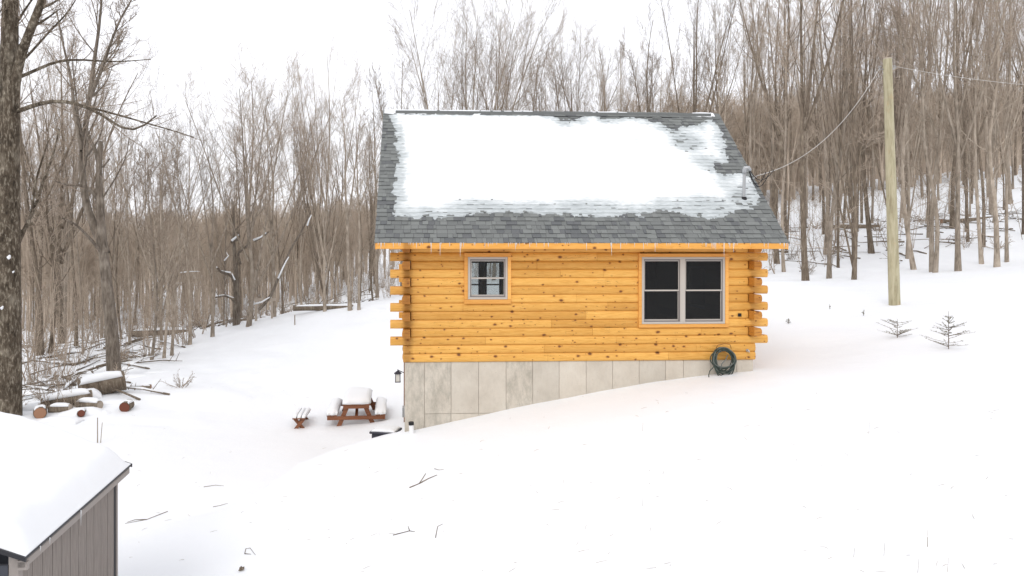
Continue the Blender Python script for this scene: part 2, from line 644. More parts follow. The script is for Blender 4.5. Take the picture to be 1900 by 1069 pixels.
# --- basement wall: poured panels between form joints
jx = [0] + [wall_xz(p, 700)[0] for p in (787.5, 837, 888, 939, 988.5, 1037.5, 1087.7, 1136.8, 1186, 1235, 1268, 1318, 1367)] + [W]
jz = wall_xz(800, 768)[1]
basement = MB()
basement.box(.02, W - .02, .02, .22, -2.9, -.02).box(.02, W - .02, D - .22, D, -2.9, -.02)
basement.box(.02, .22, .22, D - .22, -2.9, -.02).box(W - .22, W - .02, .22, D - .22, -2.9, -.02)
basement.box(.22, W - .22, .22, D - .22, -.18, -.02)
basement.build('basement_wall', CONC, cabin)
for i, (a, b) in enumerate(zip(jx[:-1], jx[1:])):
    for z0, z1 in ((jz + .004, -.004), (-2.9, jz - .004)):
        if i == 0:
            if z0 < -2:
                continue
            z0 = -2.9
        g = .004 if i else 0
        m = MB().box(a + g, b - .004, random.uniform(-.002, .002), .018, z0, z1)
        o = m.build('concrete_panel', CONC_STAIN if i in (0, 1, 4) else CONC, cabin, bevel=.003)
        if i == 1:
            o['label'] = 'darker stained concrete panel near the low corner'

# --- windows openings in the front wall (x0,x1,z0,z1 incl. trim)
def rect(px0, px1, py0, py1):
    x0, z1 = wall_xz(px0, py0)
    x1, z0 = wall_xz(px1, py1)
    return x0, x1, z0, z1


BIGT, SMALLT = rect(1183, 1349, 470.5, 606.5), rect(861, 947.5, 469.5, 563)
BIGF, SMALLF = rect(1189, 1342.5, 477, 600), rect(868, 941, 477, 555)
BACKW = [(1.62, 2.10, .80, 2.02), (2.24, 2.72, .80, 2.02)]

DPROF = [(-.012, 0), (-.03, .012), (-.044, .04), (-.05, .088), (-.044, .137), (-.03, .165), (-.012, .1767)]


def dlog(x0, x1, row, face, name='log', m=WOOD, wall=0.0):
    """one log course piece; face: 'F' front, 'B' back, 'L' left, 'R' right"""
    j = random.uniform(-.003, .003)
    prof = [(a + j, row * C + b * .992) for a, b in DPROF] + [(.12, row * C + C * .992), (.12, row * C)]
    mb = MB()
    if face == 'F':
        mb.prism(prof, x0, x1, 'x')
    elif face == 'B':
        mb.prism([(D - a, b) for a, b in prof], x0, x1, 'x')
    elif face == 'L':
        mb.prism([(a, b) for a, b in prof], x0, x1, 'y')
    else:
        mb.prism([(W - a, b) for a, b in prof], x0, x1, 'y')
    return mb.build(name, m, cabin, bevel=.004)


joints = {13: (1165, 1400), 12: (1108, 980), 11: (996, 1240), 10: (1040, 1120), 9: (1125, 905), 8: (985, 1375), 7: (963, 1068), 6: (1128, 860),
          5: (1086, 1365), 4: (1022, 1180), 3: (1100, 1300), 2: (900, 1144), 1: (1010, 1290), 0: (1015, 1240)}
for r in range(14):
    over = r >= 2 and r % 2 == 0
    x0, x1 = (-.30, W + .30) if over else ((-.03, W + .03) if r < 2 else (.135, W - .135))
    z0, z1 = r * C, r * C + C
    cuts = sorted(wall_xz(p, 500)[0] + random.uniform(-.02, .02) for p in joints[r])
    spans = [(x0, x1)]
    for T in (BIGT, SMALLT):
        if z1 > T[2] + .05 and z0 < T[3] - .05:
            new = []
            for a, b in spans:
                if a < T[0] < b:
                    new += [(a, T[0] + .05), (T[1] - .05, b)]
                else:
                    new.append((a, b))
            spans = new
    for c in cuts:
        new = []
        for a, b in spans:
            new += [(a, c - .0012), (c + .0012, b)] if a + .5 < c < b - .35 else [(a, b)]
        spans = new
    for a, b in spans:
        dlog(a, b, r, 'F')
    # back wall
    bsp = [(x0, x1)]
    if z1 > .8 and z0 < 2.02:
        bsp = [(x0, 1.62), (2.10, 2.24), (2.72, x1)]
    for a, b in bsp:
        dlog(a, b, r, 'B')
    # side walls, log ends reaching out in the courses between
    if r >= 2:
        ya, yb = (-.29, D + .29) if not over else (.135, D - .135)
    else:
        ya, yb = (.14, D - .14)
    for s in 'LR':
        if s == 'R' and 5 <= r <= 10:
            dlog(ya, 2.2, r, s, m=WOODEND if not over else WOOD)
            dlog(3.4, yb, r, s)
        else:
            dlog(ya, yb, r, s, m=WOODEND if not over and r >= 2 else WOOD)

ZE = 2.505
YE = -.435
S45 = math.sqrt(.5)
U0, U1 = -.59, 8.01
SL = 4.74
YR = YE + SL * S45          # ridge


def R(u, s, n):
    return Vector((u, YE + (s - n) * S45, ZE + (s + n) * S45))


def roof_us(px, py):
    o = HINV @ Vector((0, 0, CAMZ))
    d = (HINV.to_3x3() @ Vector(((px - PX) / FPX, 1, -(py - PY) / FPX)))
    # plane z - ZE = y - YE
    t = ((o.y - YE) - (o.z - ZE)) / (d.z - d.y)
    p = o + d * t
    return p.x, (p.y - YE) / S45


# gables, loft floor, ground floor
for x in (.0, W - .12):
    g = MB()
    zt = 14 * C
    g.prism([(.0, zt), (D, zt), (D / 2 + .05, zt + D / 2 - .12), (D / 2 - .05, zt + D / 2 - .12)], x, x + .12, 'x')
    g.build('gable', WOOD, cabin)
MB().box(.12, W - .12, .12, D - .12, 14 * C - .12, 14 * C - .02).build('loft_floor', DIMWOOD, cabin)
MB().box(.125, W - .125, .125, D - .125, .0, .06).build('plank_floor', DIMWOOD, cabin)
MB().box(5.1, 5.2, .13, D - .13, .06, 2.3).build('inner_wall', DIMWOOD, cabin)

# roof slabs
deck = MB()
YB = 2 * YR - YE
deck.prism([(YE + .01, ZE - .02), (YR, ZE + SL * S45 - .02), (YB - .01, ZE - .02), (YB - .01, ZE - .09), (YR, ZE + SL * S45 - .12), (YE + .01, ZE - .09)], U0 + .02, U1 - .02, 'x')
deck.build('roof_deck', TRIMWOOD, cabin)
MB().add([R(U0, 0, -.02), R(U1, 0, -.02), R(U1, SL, -.02), R(U0, SL, -.02), R(U0, 0, .001), R(U1, 0, .001), R(U1, SL, .001), R(U0, SL, .001)],
         [(0, 1, 2, 3), (4, 5, 6, 7), (0, 1, 5, 4), (1, 2, 6, 5), (2, 3, 7, 6), (3, 0, 4, 7)]).build('roof_underlay', BLACK, cabin)
bk = MB()
for k in range(37):
    s0, s1 = k * .128, k * .128 + .14
    q = [(s0, .002), (s0, .014), (s1, .004)]
    pts = []
    for u in (U0, U1):
        for s, n in q:
            v = R(u, s, n)
            pts.append((v.x, 2 * YR - v.y, v.z))
    bk.add(pts, [(0, 1, 2), (3, 5, 4), (0, 3, 4, 1), (1, 4, 5, 2), (2, 5, 3, 0)])
bk.build('back_shingles', SHINGLE_A, cabin, kind='stuff')

fas = MB().box(U0 + .03, U1 - .03, YE - .02, YE + .018, ZE - .132, ZE - .012)
fas.build('fascia', TRIMKNOT, cabin, bevel=.004)
MB().box(U0 + .03, U1 - .03, YB - .018, YB + .02, ZE - .132, ZE - .012).build('fascia', TRIMKNOT, cabin, bevel=.004)
MB().box(U0 + .06, U1 - .06, YE + .02, -.06, ZE - .125, ZE - .105).build('soffit', TRIMWOOD, cabin)
MB().box(U0 + .06, U1 - .06, D + .06, YB - .02, ZE - .125, ZE - .105).build('soffit', TRIMWOOD, cabin)
for u in (U0 + .005, U1 - .03):
    rk = MB()
    for a, b in (((YE, ZE), (YR, ZE + SL * S45)), ((YB, ZE), (YR, ZE + SL * S45))):
        rk.prism([(a[0], a[1] - .005), (b[0], b[1] - .005), (b[0], b[1] - .18), (a[0], a[1] - .14)], u, u + .025, 'x')
    rk.build('rake_board', TRIMWOOD, cabin)
# rafter ends seen under the eave at the left
for y, m in ((.25, REDWOOD), (1.6, REDWOOD), (2.9, REDWOOD), (4.3, REDWOOD)):
    z = 14 * C + (y if y < D / 2 else D - y)
    MB().box(U0 + .12, .0, y - .06, y + .06, z - .12, z + .02).build('purlin_end', m, cabin, bevel=.006)

# --- front slope shingles
EXPO = .1281
unit = MB().add([(0, 0, 0), (1, 0, 0), (1, .155, 0), (0, .155, 0), (0, 0, 1), (1, 0, 1), (1, .155, .0005), (0, .155, .0005)],
                [(0, 3, 2, 1), (4, 5, 6, 7), (0, 1, 5, 4), (1, 2, 6, 5), (2, 3, 7, 6), (3, 0, 4, 7)]).mesh('shingle', SHINGLE)
fv, ff, tone = [], [], []
n_part = 0
srng = random.Random(5)
for k in range(37):
    u = U0 - srng.uniform(0, .15)
    while u < U1:
        wd = srng.choice((.06, .09, .11, .13, .15, .18, .22))
        a, b = max(u, U0 - .01), min(u + wd, U1 + .01)
        u += wd
        if b - a < .02:
            continue
        th = srng.choice((.008, .010, .022, .024, .021))
        s0 = k * EXPO - (.02 if k == 0 else 0) + srng.choice((0, 0, -.006, .005))
        if n_part < 300:
            n_part += 1
            o = link('shingle', unit, cabin, loc=R(a, s0, .002), rot=(math.radians(45), 0, 0), scale=(b - a - .005, 1, th))
        else:
            n0 = len(fv)
            for (uu, ss, nn) in ((a, 0, 0), (b - .002, 0, 0), (b - .002, .155, 0), (a, .155, 0), (a, 0, th), (b - .002, 0, th), (b - .002, .155, .0005), (a, .155, .0005)):
                fv.append(tuple(R(uu, s0 + ss, .002 + nn)))
            ff += [tuple(n0 + i for i in f) for f in ((4, 5, 6, 7), (0, 1, 5, 4), (1, 2, 6, 5), (3, 0, 4, 7))]
            tone += [srng.random()] * 4
sm = bpy.data.meshes.new('shingle_field')
sm.from_pydata(fv, [], ff)
at_ = sm.attributes.new('tone', 'FLOAT', 'FACE')
at_.data.foreach_set('value', tone)
sm.materials.append(SHINGLE_A)
link('shingle_field', sm, cabin, kind='stuff')

# ridge vent gap, its shadow drawn as black strips, and cap shingles
for pa, pb in ((806, 836), (1008, 1256)):
    MB().box(roof_us(pa, 209)[0], roof_us(pb, 211)[0], YR - .152, YR + .152, ZE + SL * S45 - .165, ZE + SL * S45 - .118).build('ridge_vent_shadow', BLACK, cabin)
MB().box(U0 + .3, U1 - .25, YR - .12, YR + .12, ZE + SL * S45 - .13, ZE + SL * S45 - .01).build('ridge_cap_base', SHINGLE, cabin)
u = U0 - .01
capm = {}
while u < U1:
    e = min(u + .29, U1 + .01)
    zt = ZE + SL * S45 + (.016 if U0 + .9 < u < U1 - 1.3 else .004) + srng.uniform(-.002, .002)
    m = MB()
    pts = []
    for x, dz in ((u, .012), (e, .0)):
        for yy, zz in ((YR - .15, zt - .125), (YR, zt + .01), (YR + .15, zt - .125), (YR + .15, zt - .14), (YR, zt - .01), (YR - .15, zt - .14)):
            pts.append((x, yy, zz + dz))
    m.add(pts, [(0, 1, 7, 6), (1, 2, 8, 7), (2, 3, 9, 8), (3, 4, 10, 9), (4, 5, 11, 10), (5, 0, 6, 11), (0, 5, 4, 1), (1, 4, 3, 2), (6, 7, 10, 11), (7, 8, 9, 10)])
    m.build('ridge_cap', SHINGLE, cabin)
    u += .27

# --- snow lying on the front slope: a real sheet, its depth set by how far it lies from the melted edge
def poly_sd(Px, Py, poly):
    poly = np.array(poly)
    best = np.full(Px.shape, 1e9)
    inside = np.zeros(Px.shape, bool)
    for a, b in zip(poly, np.roll(poly, -1, 0)):
        ab = b - a
        t = np.clip(((Px - a[0]) * ab[0] + (Py - a[1]) * ab[1]) / (ab @ ab + 1e-12), 0, 1)
        best = np.minimum(best, np.hypot(Px - a[0] - t * ab[0], Py - a[1] - t * ab[1]))
        c = ((a[1] > Py) != (b[1] > Py)) & (Px < (b[0] - a[0]) * (Py - a[1]) / (b[1] - a[1] + 1e-12) + a[0])
        inside ^= c
    return np.where(inside, best, -best)


snow_px = [(727, 200), (728, 222), (734, 240), (736, 270), (738, 300), (736, 335), (733, 355), (735, 380), (733, 398), (745, 404), (770, 409), (800, 403), (850, 402), (872, 397),
           (900, 396), (925, 393), (945, 397), (985, 396), (1020, 398), (1052, 401), (1070, 405), (1095, 400), (1125, 404), (1165, 397), (1190, 403), (1200, 398),
           (1240, 391), (1262, 394), (1290, 402), (1320, 407), (1342, 402), (1355, 393), (1372, 390), (1392, 388), (1410, 378), (1416, 366), (1405, 350), (1402, 336), (1395, 328),
           (1375, 323), (1345, 324), (1330, 318), (1327, 306), (1350, 301), (1348, 285), (1343, 262), (1336, 244), (1326, 226), (1304, 222), (1297, 236), (1268, 235),
           (1257, 243), (1240, 238), (1224, 230), (1205, 224), (1172, 217), (1150, 219), (1120, 221), (1118, 213), (1080, 214), (1076, 222), (1040, 226), (1026, 216), (1008, 213), (1000, 200)]
poly = [roof_us(*p) for p in snow_px]
poly = [(u_, min(s_, SL - .02)) for u_, s_ in poly]
thin_px = [  # bands where only a film of snow is left: (x, y, radius x, radius y, amount)
    (780, 396, 70, 22, .85), (880, 386, 90, 26, 1.0), (980, 390, 90, 20, 1.0), (1090, 386, 110, 26, 1.0), (1180, 388, 60, 22, .8), (1240, 377, 50, 24, .85), (1300, 383, 95, 34, 1.1), (1375, 368, 50, 36, 1.0),
    (1178, 262, 20, 16, .7), (1275, 265, 50, 32, 1.05), (1300, 300, 50, 26, .9), (1350, 345, 45, 22, .9), (1150, 235, 50, 14, .45), (1070, 240, 40, 20, .5), (742, 320, 12, 110, .55), (1340, 345, 45, 26, .7), (810, 222, 45, 10, .45),
    (1240, 240, 50, 10, .7), (765, 310, 20, 25, .35), (1395, 350, 20, 25, .6), (820, 378, 45, 10, .4)]
NU, NSS = 430, 37 * 5
uu = np.linspace(U0 + .1, U1 - .1, NU)
frac = np.array([0, .04, .3, .6, .97])
ss = (np.arange(37)[:, None] * EXPO + frac[None] * EXPO).ravel()
UU, SS = np.meshgrid(uu, ss)
nz = vnoise(UU, SS, .22, 11) * .16 + vnoise(UU, SS, .07, 12) * .11 + vnoise(UU, SS, .035, 17) * .05
SQ = np.floor(SS / EXPO) * EXPO + EXPO * .5                  # edges follow the shingle courses
sdp = poly_sd(UU, SS * .45 + SQ * .55, poly) + nz + .01
th_thin = np.zeros(UU.shape)
for x, y, rx, ry, am in thin_px:
    cu, cs = roof_us(x, y)
    ru = abs(roof_us(x + rx, y)[0] - cu)
    rs = abs(roof_us(x, y - ry)[1] - cs)
    g = np.exp(-(((UU - cu) / ru) ** 2 + ((SS - cs) / rs) ** 2) * 1.1)
    th_thin = np.maximum(th_thin, am * g)
deep = sstep(sdp / .55) * np.clip(1 - th_thin * 1.05 + vnoise(UU, SS, .5, 13) * .35 * th_thin, 0, 1)
t = np.where(sdp > 0, .003 + .045 * deep + .004 * vnoise(UU, SS, .3, 14), -.03)
holes = (th_thin > .55) & (vnoise(UU * .35, SS, .06, 15) > .425)
t = np.where(holes, -.03, t)
fr = SS / EXPO - np.floor(SS / EXPO + 1e-6)
saw = .019 * (1 - fr * .82)
base = saw * (1 - sstep(t / .03)) + .014 * sstep(t / .03)
N = base + np.maximum(t, 0) + .002
N[t <= 0] = .001
# small near pipe: open ring left in the snow
co = np.stack([UU, YE + (SS - N) * S45, ZE + (SS + N) * S45], -1)
idx = np.arange(UU.size).reshape(UU.shape)
ok = (t > 0).astype(int)
cnt = ok[:-1, :-1] + ok[1:, :-1] + ok[:-1, 1:] + ok[1:, 1:]
fi, fj = np.nonzero(cnt >= 2)
q = np.stack([idx[fi, fj], idx[fi, fj + 1], idx[fi + 1, fj + 1], idx[fi + 1, fj]], 1)
rm = bpy.data.meshes.new('roof_snow')
rm.from_pydata(co.reshape(-1, 3).tolist(), [], q.tolist())
ad = rm.attributes.new('depth', 'FLOAT', 'POINT')
ad.data.foreach_set('value', np.clip(deep * 1.0 + .16, 0, 1).ravel().astype(np.float32))
rm.polygons.foreach_set('use_smooth', [True] * len(rm.polygons))
rm.materials.append(ROOFSNOW)
o = link('roof_snow', rm, kind='stuff', label='patchy melting snow lying on the grey shingle roof', cat='snow')
o.matrix_world = HOUSE
# snow strip on the ridge caps
rs_ = MB()
for a, b in ((U0 + .02, 3.25), (4.72, 5.62), (U1 - .7, U1 - .15)):
    n = int((b - a) / .09)
    top, lo = [], []
    for i in range(n + 1):
        x = a + (b - a) * i / n
        e = min(1, i / 2, (n - i) / 2)
        h = (.004 + .012 * abs(float(vnoise(np.array([x]), np.array([0.3]), .4, 21)[0]) * 2)) * e
        zt = ZE + SL * S45 + .026
        top.append([(x, YR - .13, zt - .128), (x, YR - .10, zt - .085 + h), (x, YR, zt + h + .004), (x, YR + .1, zt - .085 + h), (x, YR + .13, zt - .128)])
    vs = [p for r_ in top for p in r_]
    fs = [(i * 5 + k, i * 5 + k + 1, i * 5 + k + 6, i * 5 + k + 5) for i in range(n) for k in range(4)]
    rs_.add(vs, fs)
o = rs_.build('ridge_snow', SNOWCAP, smooth=True, kind='stuff', label='thin strip of snow along the roof ridge')
o.matrix_world = HOUSE
# the snow hump behind the mast is part of the sheet; melted ring shows at its foot

# --- service mast
mu, ms = roof_us(1380, 368)
b0 = R(mu, ms, 0)
MB().tube([b0 + Vector((0, 0, -.05)), b0 + Vector((0, 0, .03))], [.075, .055], 12).build('pipe_boot', BLACK, cabin)
ht = .60
MB().tube([b0, b0 + Vector((.015, 0, ht))], .034, 12).build('service_mast', GALV, cabin)
hd = MB()
hd.tube([b0 + Vector((.015, 0, ht - .06)), b0 + Vector((.015, 0, ht + .02)), b0 + Vector((.03, -.01, ht + .07)), b0 + Vector((.09, -.03, ht + .075)), b0 + Vector((.14, -.04, ht + .01))], [.042, .05, .055, .05, .03], 12)
hd.build('weatherhead', GALV, cabin, smooth=True)
tip = b0 + Vector((.10, -.03, ht + .02))
MH = HOUSE @ tip
anchor = HOUSE @ (b0 + Vector((.6, .0, ht - .02)))
for k, sag in enumerate((.34, .42, .26)):
    p0, p1 = tip + Vector((.01 * k, -.01 * k, 0)), tip + Vector((.42 + .09 * k, .05, -.02 + .02 * k))
    pts = [p0.lerp(p1, i / 12) + Vector((0, 0, -sag * 4 * (i / 12) * (1 - i / 12) * (1 - .3 * i / 12))) for i in range(13)]
    MB().tube(pts, .0085, 6).build('drop_wire', BLACK, cabin, smooth=True)

# --- icicles along the eave
ic = random.Random(3)
icm = MB().tube([(0, 0, 0), (.002, 0, -.35), (0, 0, -1)], [1, .6, .12], 5).mesh('icicle', ICE, True)
x = U0 + .05
while x < U1 - .05:
    x += ic.expovariate(1 / .06)
    if x > U1 - .05:
        break
    if ic.random() < .15:
        x += .15
    L = ic.choice((.03, .04, .05, .06, .08, .1, .13)) * ic.uniform(.8, 1.3)
    if ic.random() < .09:
        L = ic.uniform(.18, .3)
    o = link('icicle', icm, cabin, loc=(x, YE - .024, ZE - .004), scale=(.008 + L * .018, .008 + L * .018, L))

# --- windows
def window(T, F, label, columns, wname='window'):
    x0, x1, z0, z1 = F
    fr_ = MB()
    wd = .045
    fr_.box(x0, x1, -.075, .1, z0, z0 + wd).box(x0, x1, -.075, .1, z1 - wd, z1)
    fr_.box(x0, x0 + wd, -.075, .1, z0 + wd, z1 - wd).box(x1 - wd, x1, -.075, .1, z0 + wd, z1 - wd)
    wobj = fr_.build(wname, VINYL, cabin, bevel=.004)
    wobj['label'] = label
    a, b, c, d = T
    for n_, bx in (('trim_board', (a, b, -.085, -.02, z1 + .003, d)), ('trim_board', (a, b, -.085, -.02, c, z0 - .003)),
                   ('trim_board', (a, x0 - .003, -.083, -.02, c + (z0 - c), z1)), ('trim_board', (x1 + .003, b, -.083, -.02, z0, z1))):
        MB().box(*bx).build(n_, TRIMWOOD, wobj, bevel=.004)
    xs = []
    if columns == 2:
        xm = (x0 + x1) / 2 - .02
        MB().box(xm - .055, xm + .055, -.078, .1, z0 + wd, z1 - wd).build('mullion', VINYL, wobj, bevel=.004)
        xs = [(x0 + wd, xm - .055), (xm + .055, x1 - wd)]
    else:
        xs = [(x0 + wd, x1 - wd)]
    for xa, xb in xs:
        zm = (z0 + z1) / 2 - .0
        tr = MB()
        tr.box(xa, xa + .015, -.05, .06, z0 + wd, z1 - wd).box(xb - .015, xb, -.05, .06, z0 + wd, z1 - wd)
        tr.box(xa + .015, xb - .015, -.05, .06, z0 + wd, z0 + wd + .02).box(xa + .015, xb - .015, -.05, .06, z1 - wd - .03, z1 - wd)
        tr.build('window_track', VINYL_DARK, wobj)
        xa, xb = xa + .015, xb - .015
        za, zb = z0 + wd + .02, z1 - wd - .03
        for (sa, sb, y) in ((zm - .015, zb, -.03), (za, zm + .02, .0)):
            sh = MB()
            t_ = .03
            sh.box(xa, xb, y - .015, y + .015, sa, sa + t_).box(xa, xb, y - .015, y + .015, sb - .014, sb)
            sh.box(xa, xa + .014, y - .015, y + .015, sa + t_, sb - .014).box(xb - .014, xb, y - .015, y + .015, sa + t_, sb - .014)
            sh.build('sash', VINYL, wobj)
            MB().box(xa + .014, xb - .014, y - .003, y + .003, sa + t_, sb - .014).build('pane', GLASS_DARK if columns == 2 else GLASS, wobj)
        MB().box(xa, xb, .02, .03, zb - .01, zb).build('screen_rail', VINYL_DARK, wobj)
    return wobj


wbig = window(BIGT, BIGF, 'wide double window with beige frames and dark panes', 2)
wsm = window(SMALLT, SMALLF, 'small window through which the far windows show', 1)
for (a, b, c, d) in BACKW:
    f = MB()
    f.box(a, b, D - .1, D + .06, c, c + .05).box(a, b, D - .1, D + .06, d - .05, d).box(a, a + .05, D - .1, D + .06, c + .05, d - .05).box(b - .05, b, D - .1, D + .06, c + .05, d - .05)
    f.box(a + .05, b - .05, D - .04, D, (c + d) / 2 - .1, (c + d) / 2 - .06)
    wo = f.build('window', DIMWOOD, cabin)
    MB().box(a + .05, b - .05, D - .024, D - .018, c + .05, (c + d) / 2 - .1).build('pane', GLASS, wo)
    MB().box(a + .05, b - .05, D - .024, D - .018, (c + d) / 2 - .06, d - .05).build('pane', GLASS, wo)
f = MB().box(W - .1, W + .06, 2.2, 3.4, 5 * C, 5 * C + .06).box(W - .1, W + .06, 2.2, 3.4, 11 * C - .06, 11 * C).box(W - .1, W + .06, 2.2, 2.26, 5 * C + .06, 11 * C - .06).box(W - .1, W + .06, 3.34, 3.4, 5 * C + .06, 11 * C - .06)
wo = f.build('window', VINYL, cabin)
MB().box(W - .03, W - .02, 2.26, 3.34, 5 * C + .06, 11 * C - .06).build('pane', GLASS, wo)
# dim furniture seen through the small window
tb = link('dining_table', None, label='dark table standing inside behind the small window', cat='table')
tb.matrix_world = HOUSE @ Matrix.Translation((1.9, 4.6, .06))
MB().box(-.5, .5, -.35, .35, .85, .89).build('tabletop', DIMWOOD, tb)
for x in (-.45, .45):
    for y in (-.3, .3):
        MB().box(x - .03, x + .03, y - .03, y + .03, 0, .85).build('leg', DIMWOOD, tb)

# outlet, spigot
x, z = wall_xz(1370, 584)
MB().box(x - .035, x + .035, -.075, -.045, z - .035, z + .035).build('outlet_box', BLACK, cabin, bevel=.006)
x, z = wall_xz(1384.5, 649.5)
sp_ = MB().tube([(x, -.03, z), (x, -.12, z), (x, -.14, z - .03)], [.016, .016, .012], 8)
sp_.tube([(x, -.045, z), (x, -.06, z)], .03, 10)
sp_.build('spigot', GALV, cabin)
# left side: light, door casing, meter box
MB().box(-.12, .02, 4.15, 4.27, -2.35, -.2).build('door_casing', REDWOOD, cabin)
MB().box(-.10, .02, 1.9, 2.1, -1.62, -1.38).build('meter_box', GALV, cabin, bevel=.01)
lx_, ly_ = -.28, 4.2
zl = -1.2
lan = link('lantern', None, label='small black carriage lantern hanging beside the basement corner', cat='lantern')
lan.matrix_world = HOUSE @ Matrix.Translation((lx_ - .0, ly_, zl))
m = MB()
m.box(-.075, .075, -.075, .075, -.02, .0).box(-.07, .07, -.07, .07, .2, .215)
m.build('lantern_base', CHARC, lan)
for x in (-.062, .062):
    for y in (-.062, .062):
        MB().box(x - .008, x + .008, y - .008, y + .008, 0, .2).build('corner_bar', CHARC, lan)
MB().add([(-.1, -.1, .215), (.1, -.1, .215), (.1, .1, .215), (-.1, .1, .215), (0, 0, .3)], [(3, 2, 1, 0), (0, 1, 4), (1, 2, 4), (2, 3, 4), (3, 0, 4)]).tube([(0, 0, .29), (0, 0, .325)], .012, 8).build('lantern_roof', CHARC, lan)
MB().box(-.054, .054, -.054, .054, .0, .2).build('lantern_glass', mat('frosted_glass', (.75, .74, .7), .3), lan)
MB().tube([(0, 0, .31), (.08, 0, .27), (.17, 0, .23)], .012, 6).build('bracket', CHARC, lan)

# ------------------------------------------------------------------ yard things
def place(name, loc, rz=0, **k):
    return link(name, None, loc=loc, rot=(0, 0, rz), **k)


def beam(mb, a, b, w_, t_):
    """rectangular bar between two points, w_ wide across, t_ thick"""
    a, b = Vector(a), Vector(b)
    d = (b - a).normalized()
    side = d.cross(Vector((0, 1, 0)))
    if side.length < .1:
        side = d.cross(Vector((1, 0, 0)))
    side.normalize()
    up = side.cross(d).normalized()
    vs = [p + side * sx * w_ / 2 + up * sy * t_ / 2 for p in (a, b) for sx, sy in ((-1, -1), (1, -1), (1, 1), (-1, 1))]
    return mb.add(vs, [(0, 1, 2, 3), (4, 5, 6, 7), (0, 1, 5, 4), (1, 2, 6, 5), (2, 3, 7, 6), (3, 0, 4, 7)])


def snowcap(lx, ly, h, z0=0, seed=0, n=14, p=3.2, ox=0, oy=0):
    """pillow of snow with rounded shoulders, lx by ly, h thick"""
    mb = MB()
    g = np.linspace(-1, 1, n)
    vs = []
    r = np.random.default_rng(seed)
    ph = r.random(4) * 6
    for j in g:
        for i in g:
            x, y = math.copysign(abs(i) ** .6, i), math.copysign(abs(j) ** .6, j)
            f = max(0, 1 - abs(x) ** p) ** (1 / 2.6) * max(0, 1 - abs(y) ** p) ** (1 / 2.6)
            hh = h * f * (1 + .08 * math.sin(3 * x + ph[0]) * math.sin(2 * y + ph[1]) + .04 * math.sin(9 * x + ph[2]))
            o_ = 1 + .02 * math.sin(7 * (x + y) + ph[3])
            vs.append((ox + x * lx / 2 * o_, oy + y * ly / 2 * o_, z0 + hh))
    fs = [(j * n + i, j * n + i + 1, (j + 1) * n + i + 1, (j + 1) * n + i) for j in range(n - 1) for i in range(n - 1)]
    mb.add(vs, fs)
    rim = [i for i in range(n)] + [k * n + n - 1 for k in range(1, n)] + [(n - 1) * n + i for i in range(n - 2, -1, -1)] + [k * n for k in range(n - 2, 0, -1)]
    mb.f.append(tuple(rim[::-1]))
    return mb


# garden hose coil on its hanger
hx, hz = wall_xz(1343, 668, -.14)
hanger = link('hose_hanger', None, label='wire hose hanger on the lowest logs behind the coiled hose', cat='hanger')
hanger.matrix_world = HOUSE @ Matrix.Translation((hx, -.06, hz + .27))
MB().tube([(-.16, -.06, -.02), (-.13, -.09, .05), (0, -.1, .075), (.13, -.09, .06), (.17, -.06, -.03)], .006, 6).build('hanger_arch', CUTRED, hanger, smooth=True)
MB().tube([(-.1, .02, -.06), (-.1, -.13, -.06), (0, -.16, -.07), (.1, -.13, -.06), (.1, .02, -.06)], .007, 6).build('hanger_cradle', CUTRED, hanger, smooth=True)
hose = link('garden_hose', None, label='coiled dark green garden hose hanging on the log wall by the corner', cat='hose')
hose.matrix_world = HOUSE @ Matrix.Translation((hx, -.14, hz))
hr = random.Random(12)
for k in range(16):
    cx, cz = hr.uniform(-.03, .03), hr.uniform(-.03, .01)
    ax, az = .25 + hr.uniform(-.075, .03), .27 + hr.uniform(-.075, .035)
    cz += .25 - az
    ph = hr.uniform(0, 6)
    yo = -.015 * (k % 5) - hr.uniform(0, .02)
    pts = []
    for i in range(41):
        a = 2 * math.pi * i / 40
        lean = .05 * math.sin(a + ph)
        pts.append((cx + ax * math.cos(a) * (1 + .05 * math.sin(2 * a + ph)) - (.05 if k % 3 == 0 else 0) * math.sin(a), yo + lean * .4, cz + az * math.sin(a) - .02 * math.cos(2 * a + ph)))
    MB().tube(pts, .0105, 8, caps=False).build('hose_loop', HOSE if k % 4 else HOSE2, hose, smooth=True)
MB().tube([(-.2, -.05, -.05), (-.26, -.05, -.16), (-.33, -.06, -.22), (-.36, -.08, -.3), (-.365, -.1, -.4)], .0105, 8).build('hose_end', HOSE, hose, smooth=True)
MB().tube([(.05, -.08, .12), (.0, -.09, .02), (-.08, -.09, -.06), (-.12, -.08, -.2)], .0105, 8).build('hose_end', HOSE2, hose, smooth=True)

# picnic table
tp = pick(665, 790)
tp = at(664, 465, 19.9)
tp.z = gz(tp.x, tp.y)
pt = place('picnic_table', (tp.x, tp.y, tp.z - .14), math.radians(5), label='red-brown picnic table with thick snow on its top and both seats', cat='table')
for k in range(5):
    x = -.3 + k * .152
    MB().box(x - .072, x + .072, -.9, .9, .72, .755).build('top_board', REDWOOD, pt, bevel=.004)
for s in (-1, 1):
    for k in range(2):
        x = s * (.60 + k * .145)
        MB().box(x - .068, x + .068, -.9, .9, .43, .465).build('seat_board', REDWOOD, pt, bevel=.004)
for y in (-.84, .88):
    MB().box(-.80, .80, y - .06, y - .02, .325, .428).build('seat_support', REDWOOD, pt, bevel=.004)
    MB().box(-.36, .36, y - .06, y - .02, .635, .718).build('top_support', REDWOOD, pt, bevel=.004)
    for s in (-1, 1):
        beam(MB(), (s * .24, y, .71), (s * .56, y, -.05), .12, .04).build('leg', REDWOOD, pt, bevel=.004)
beam(MB(), (0, -.82, .36), (0, -.1, .70), .08, .04).build('brace', REDWOOD, pt)
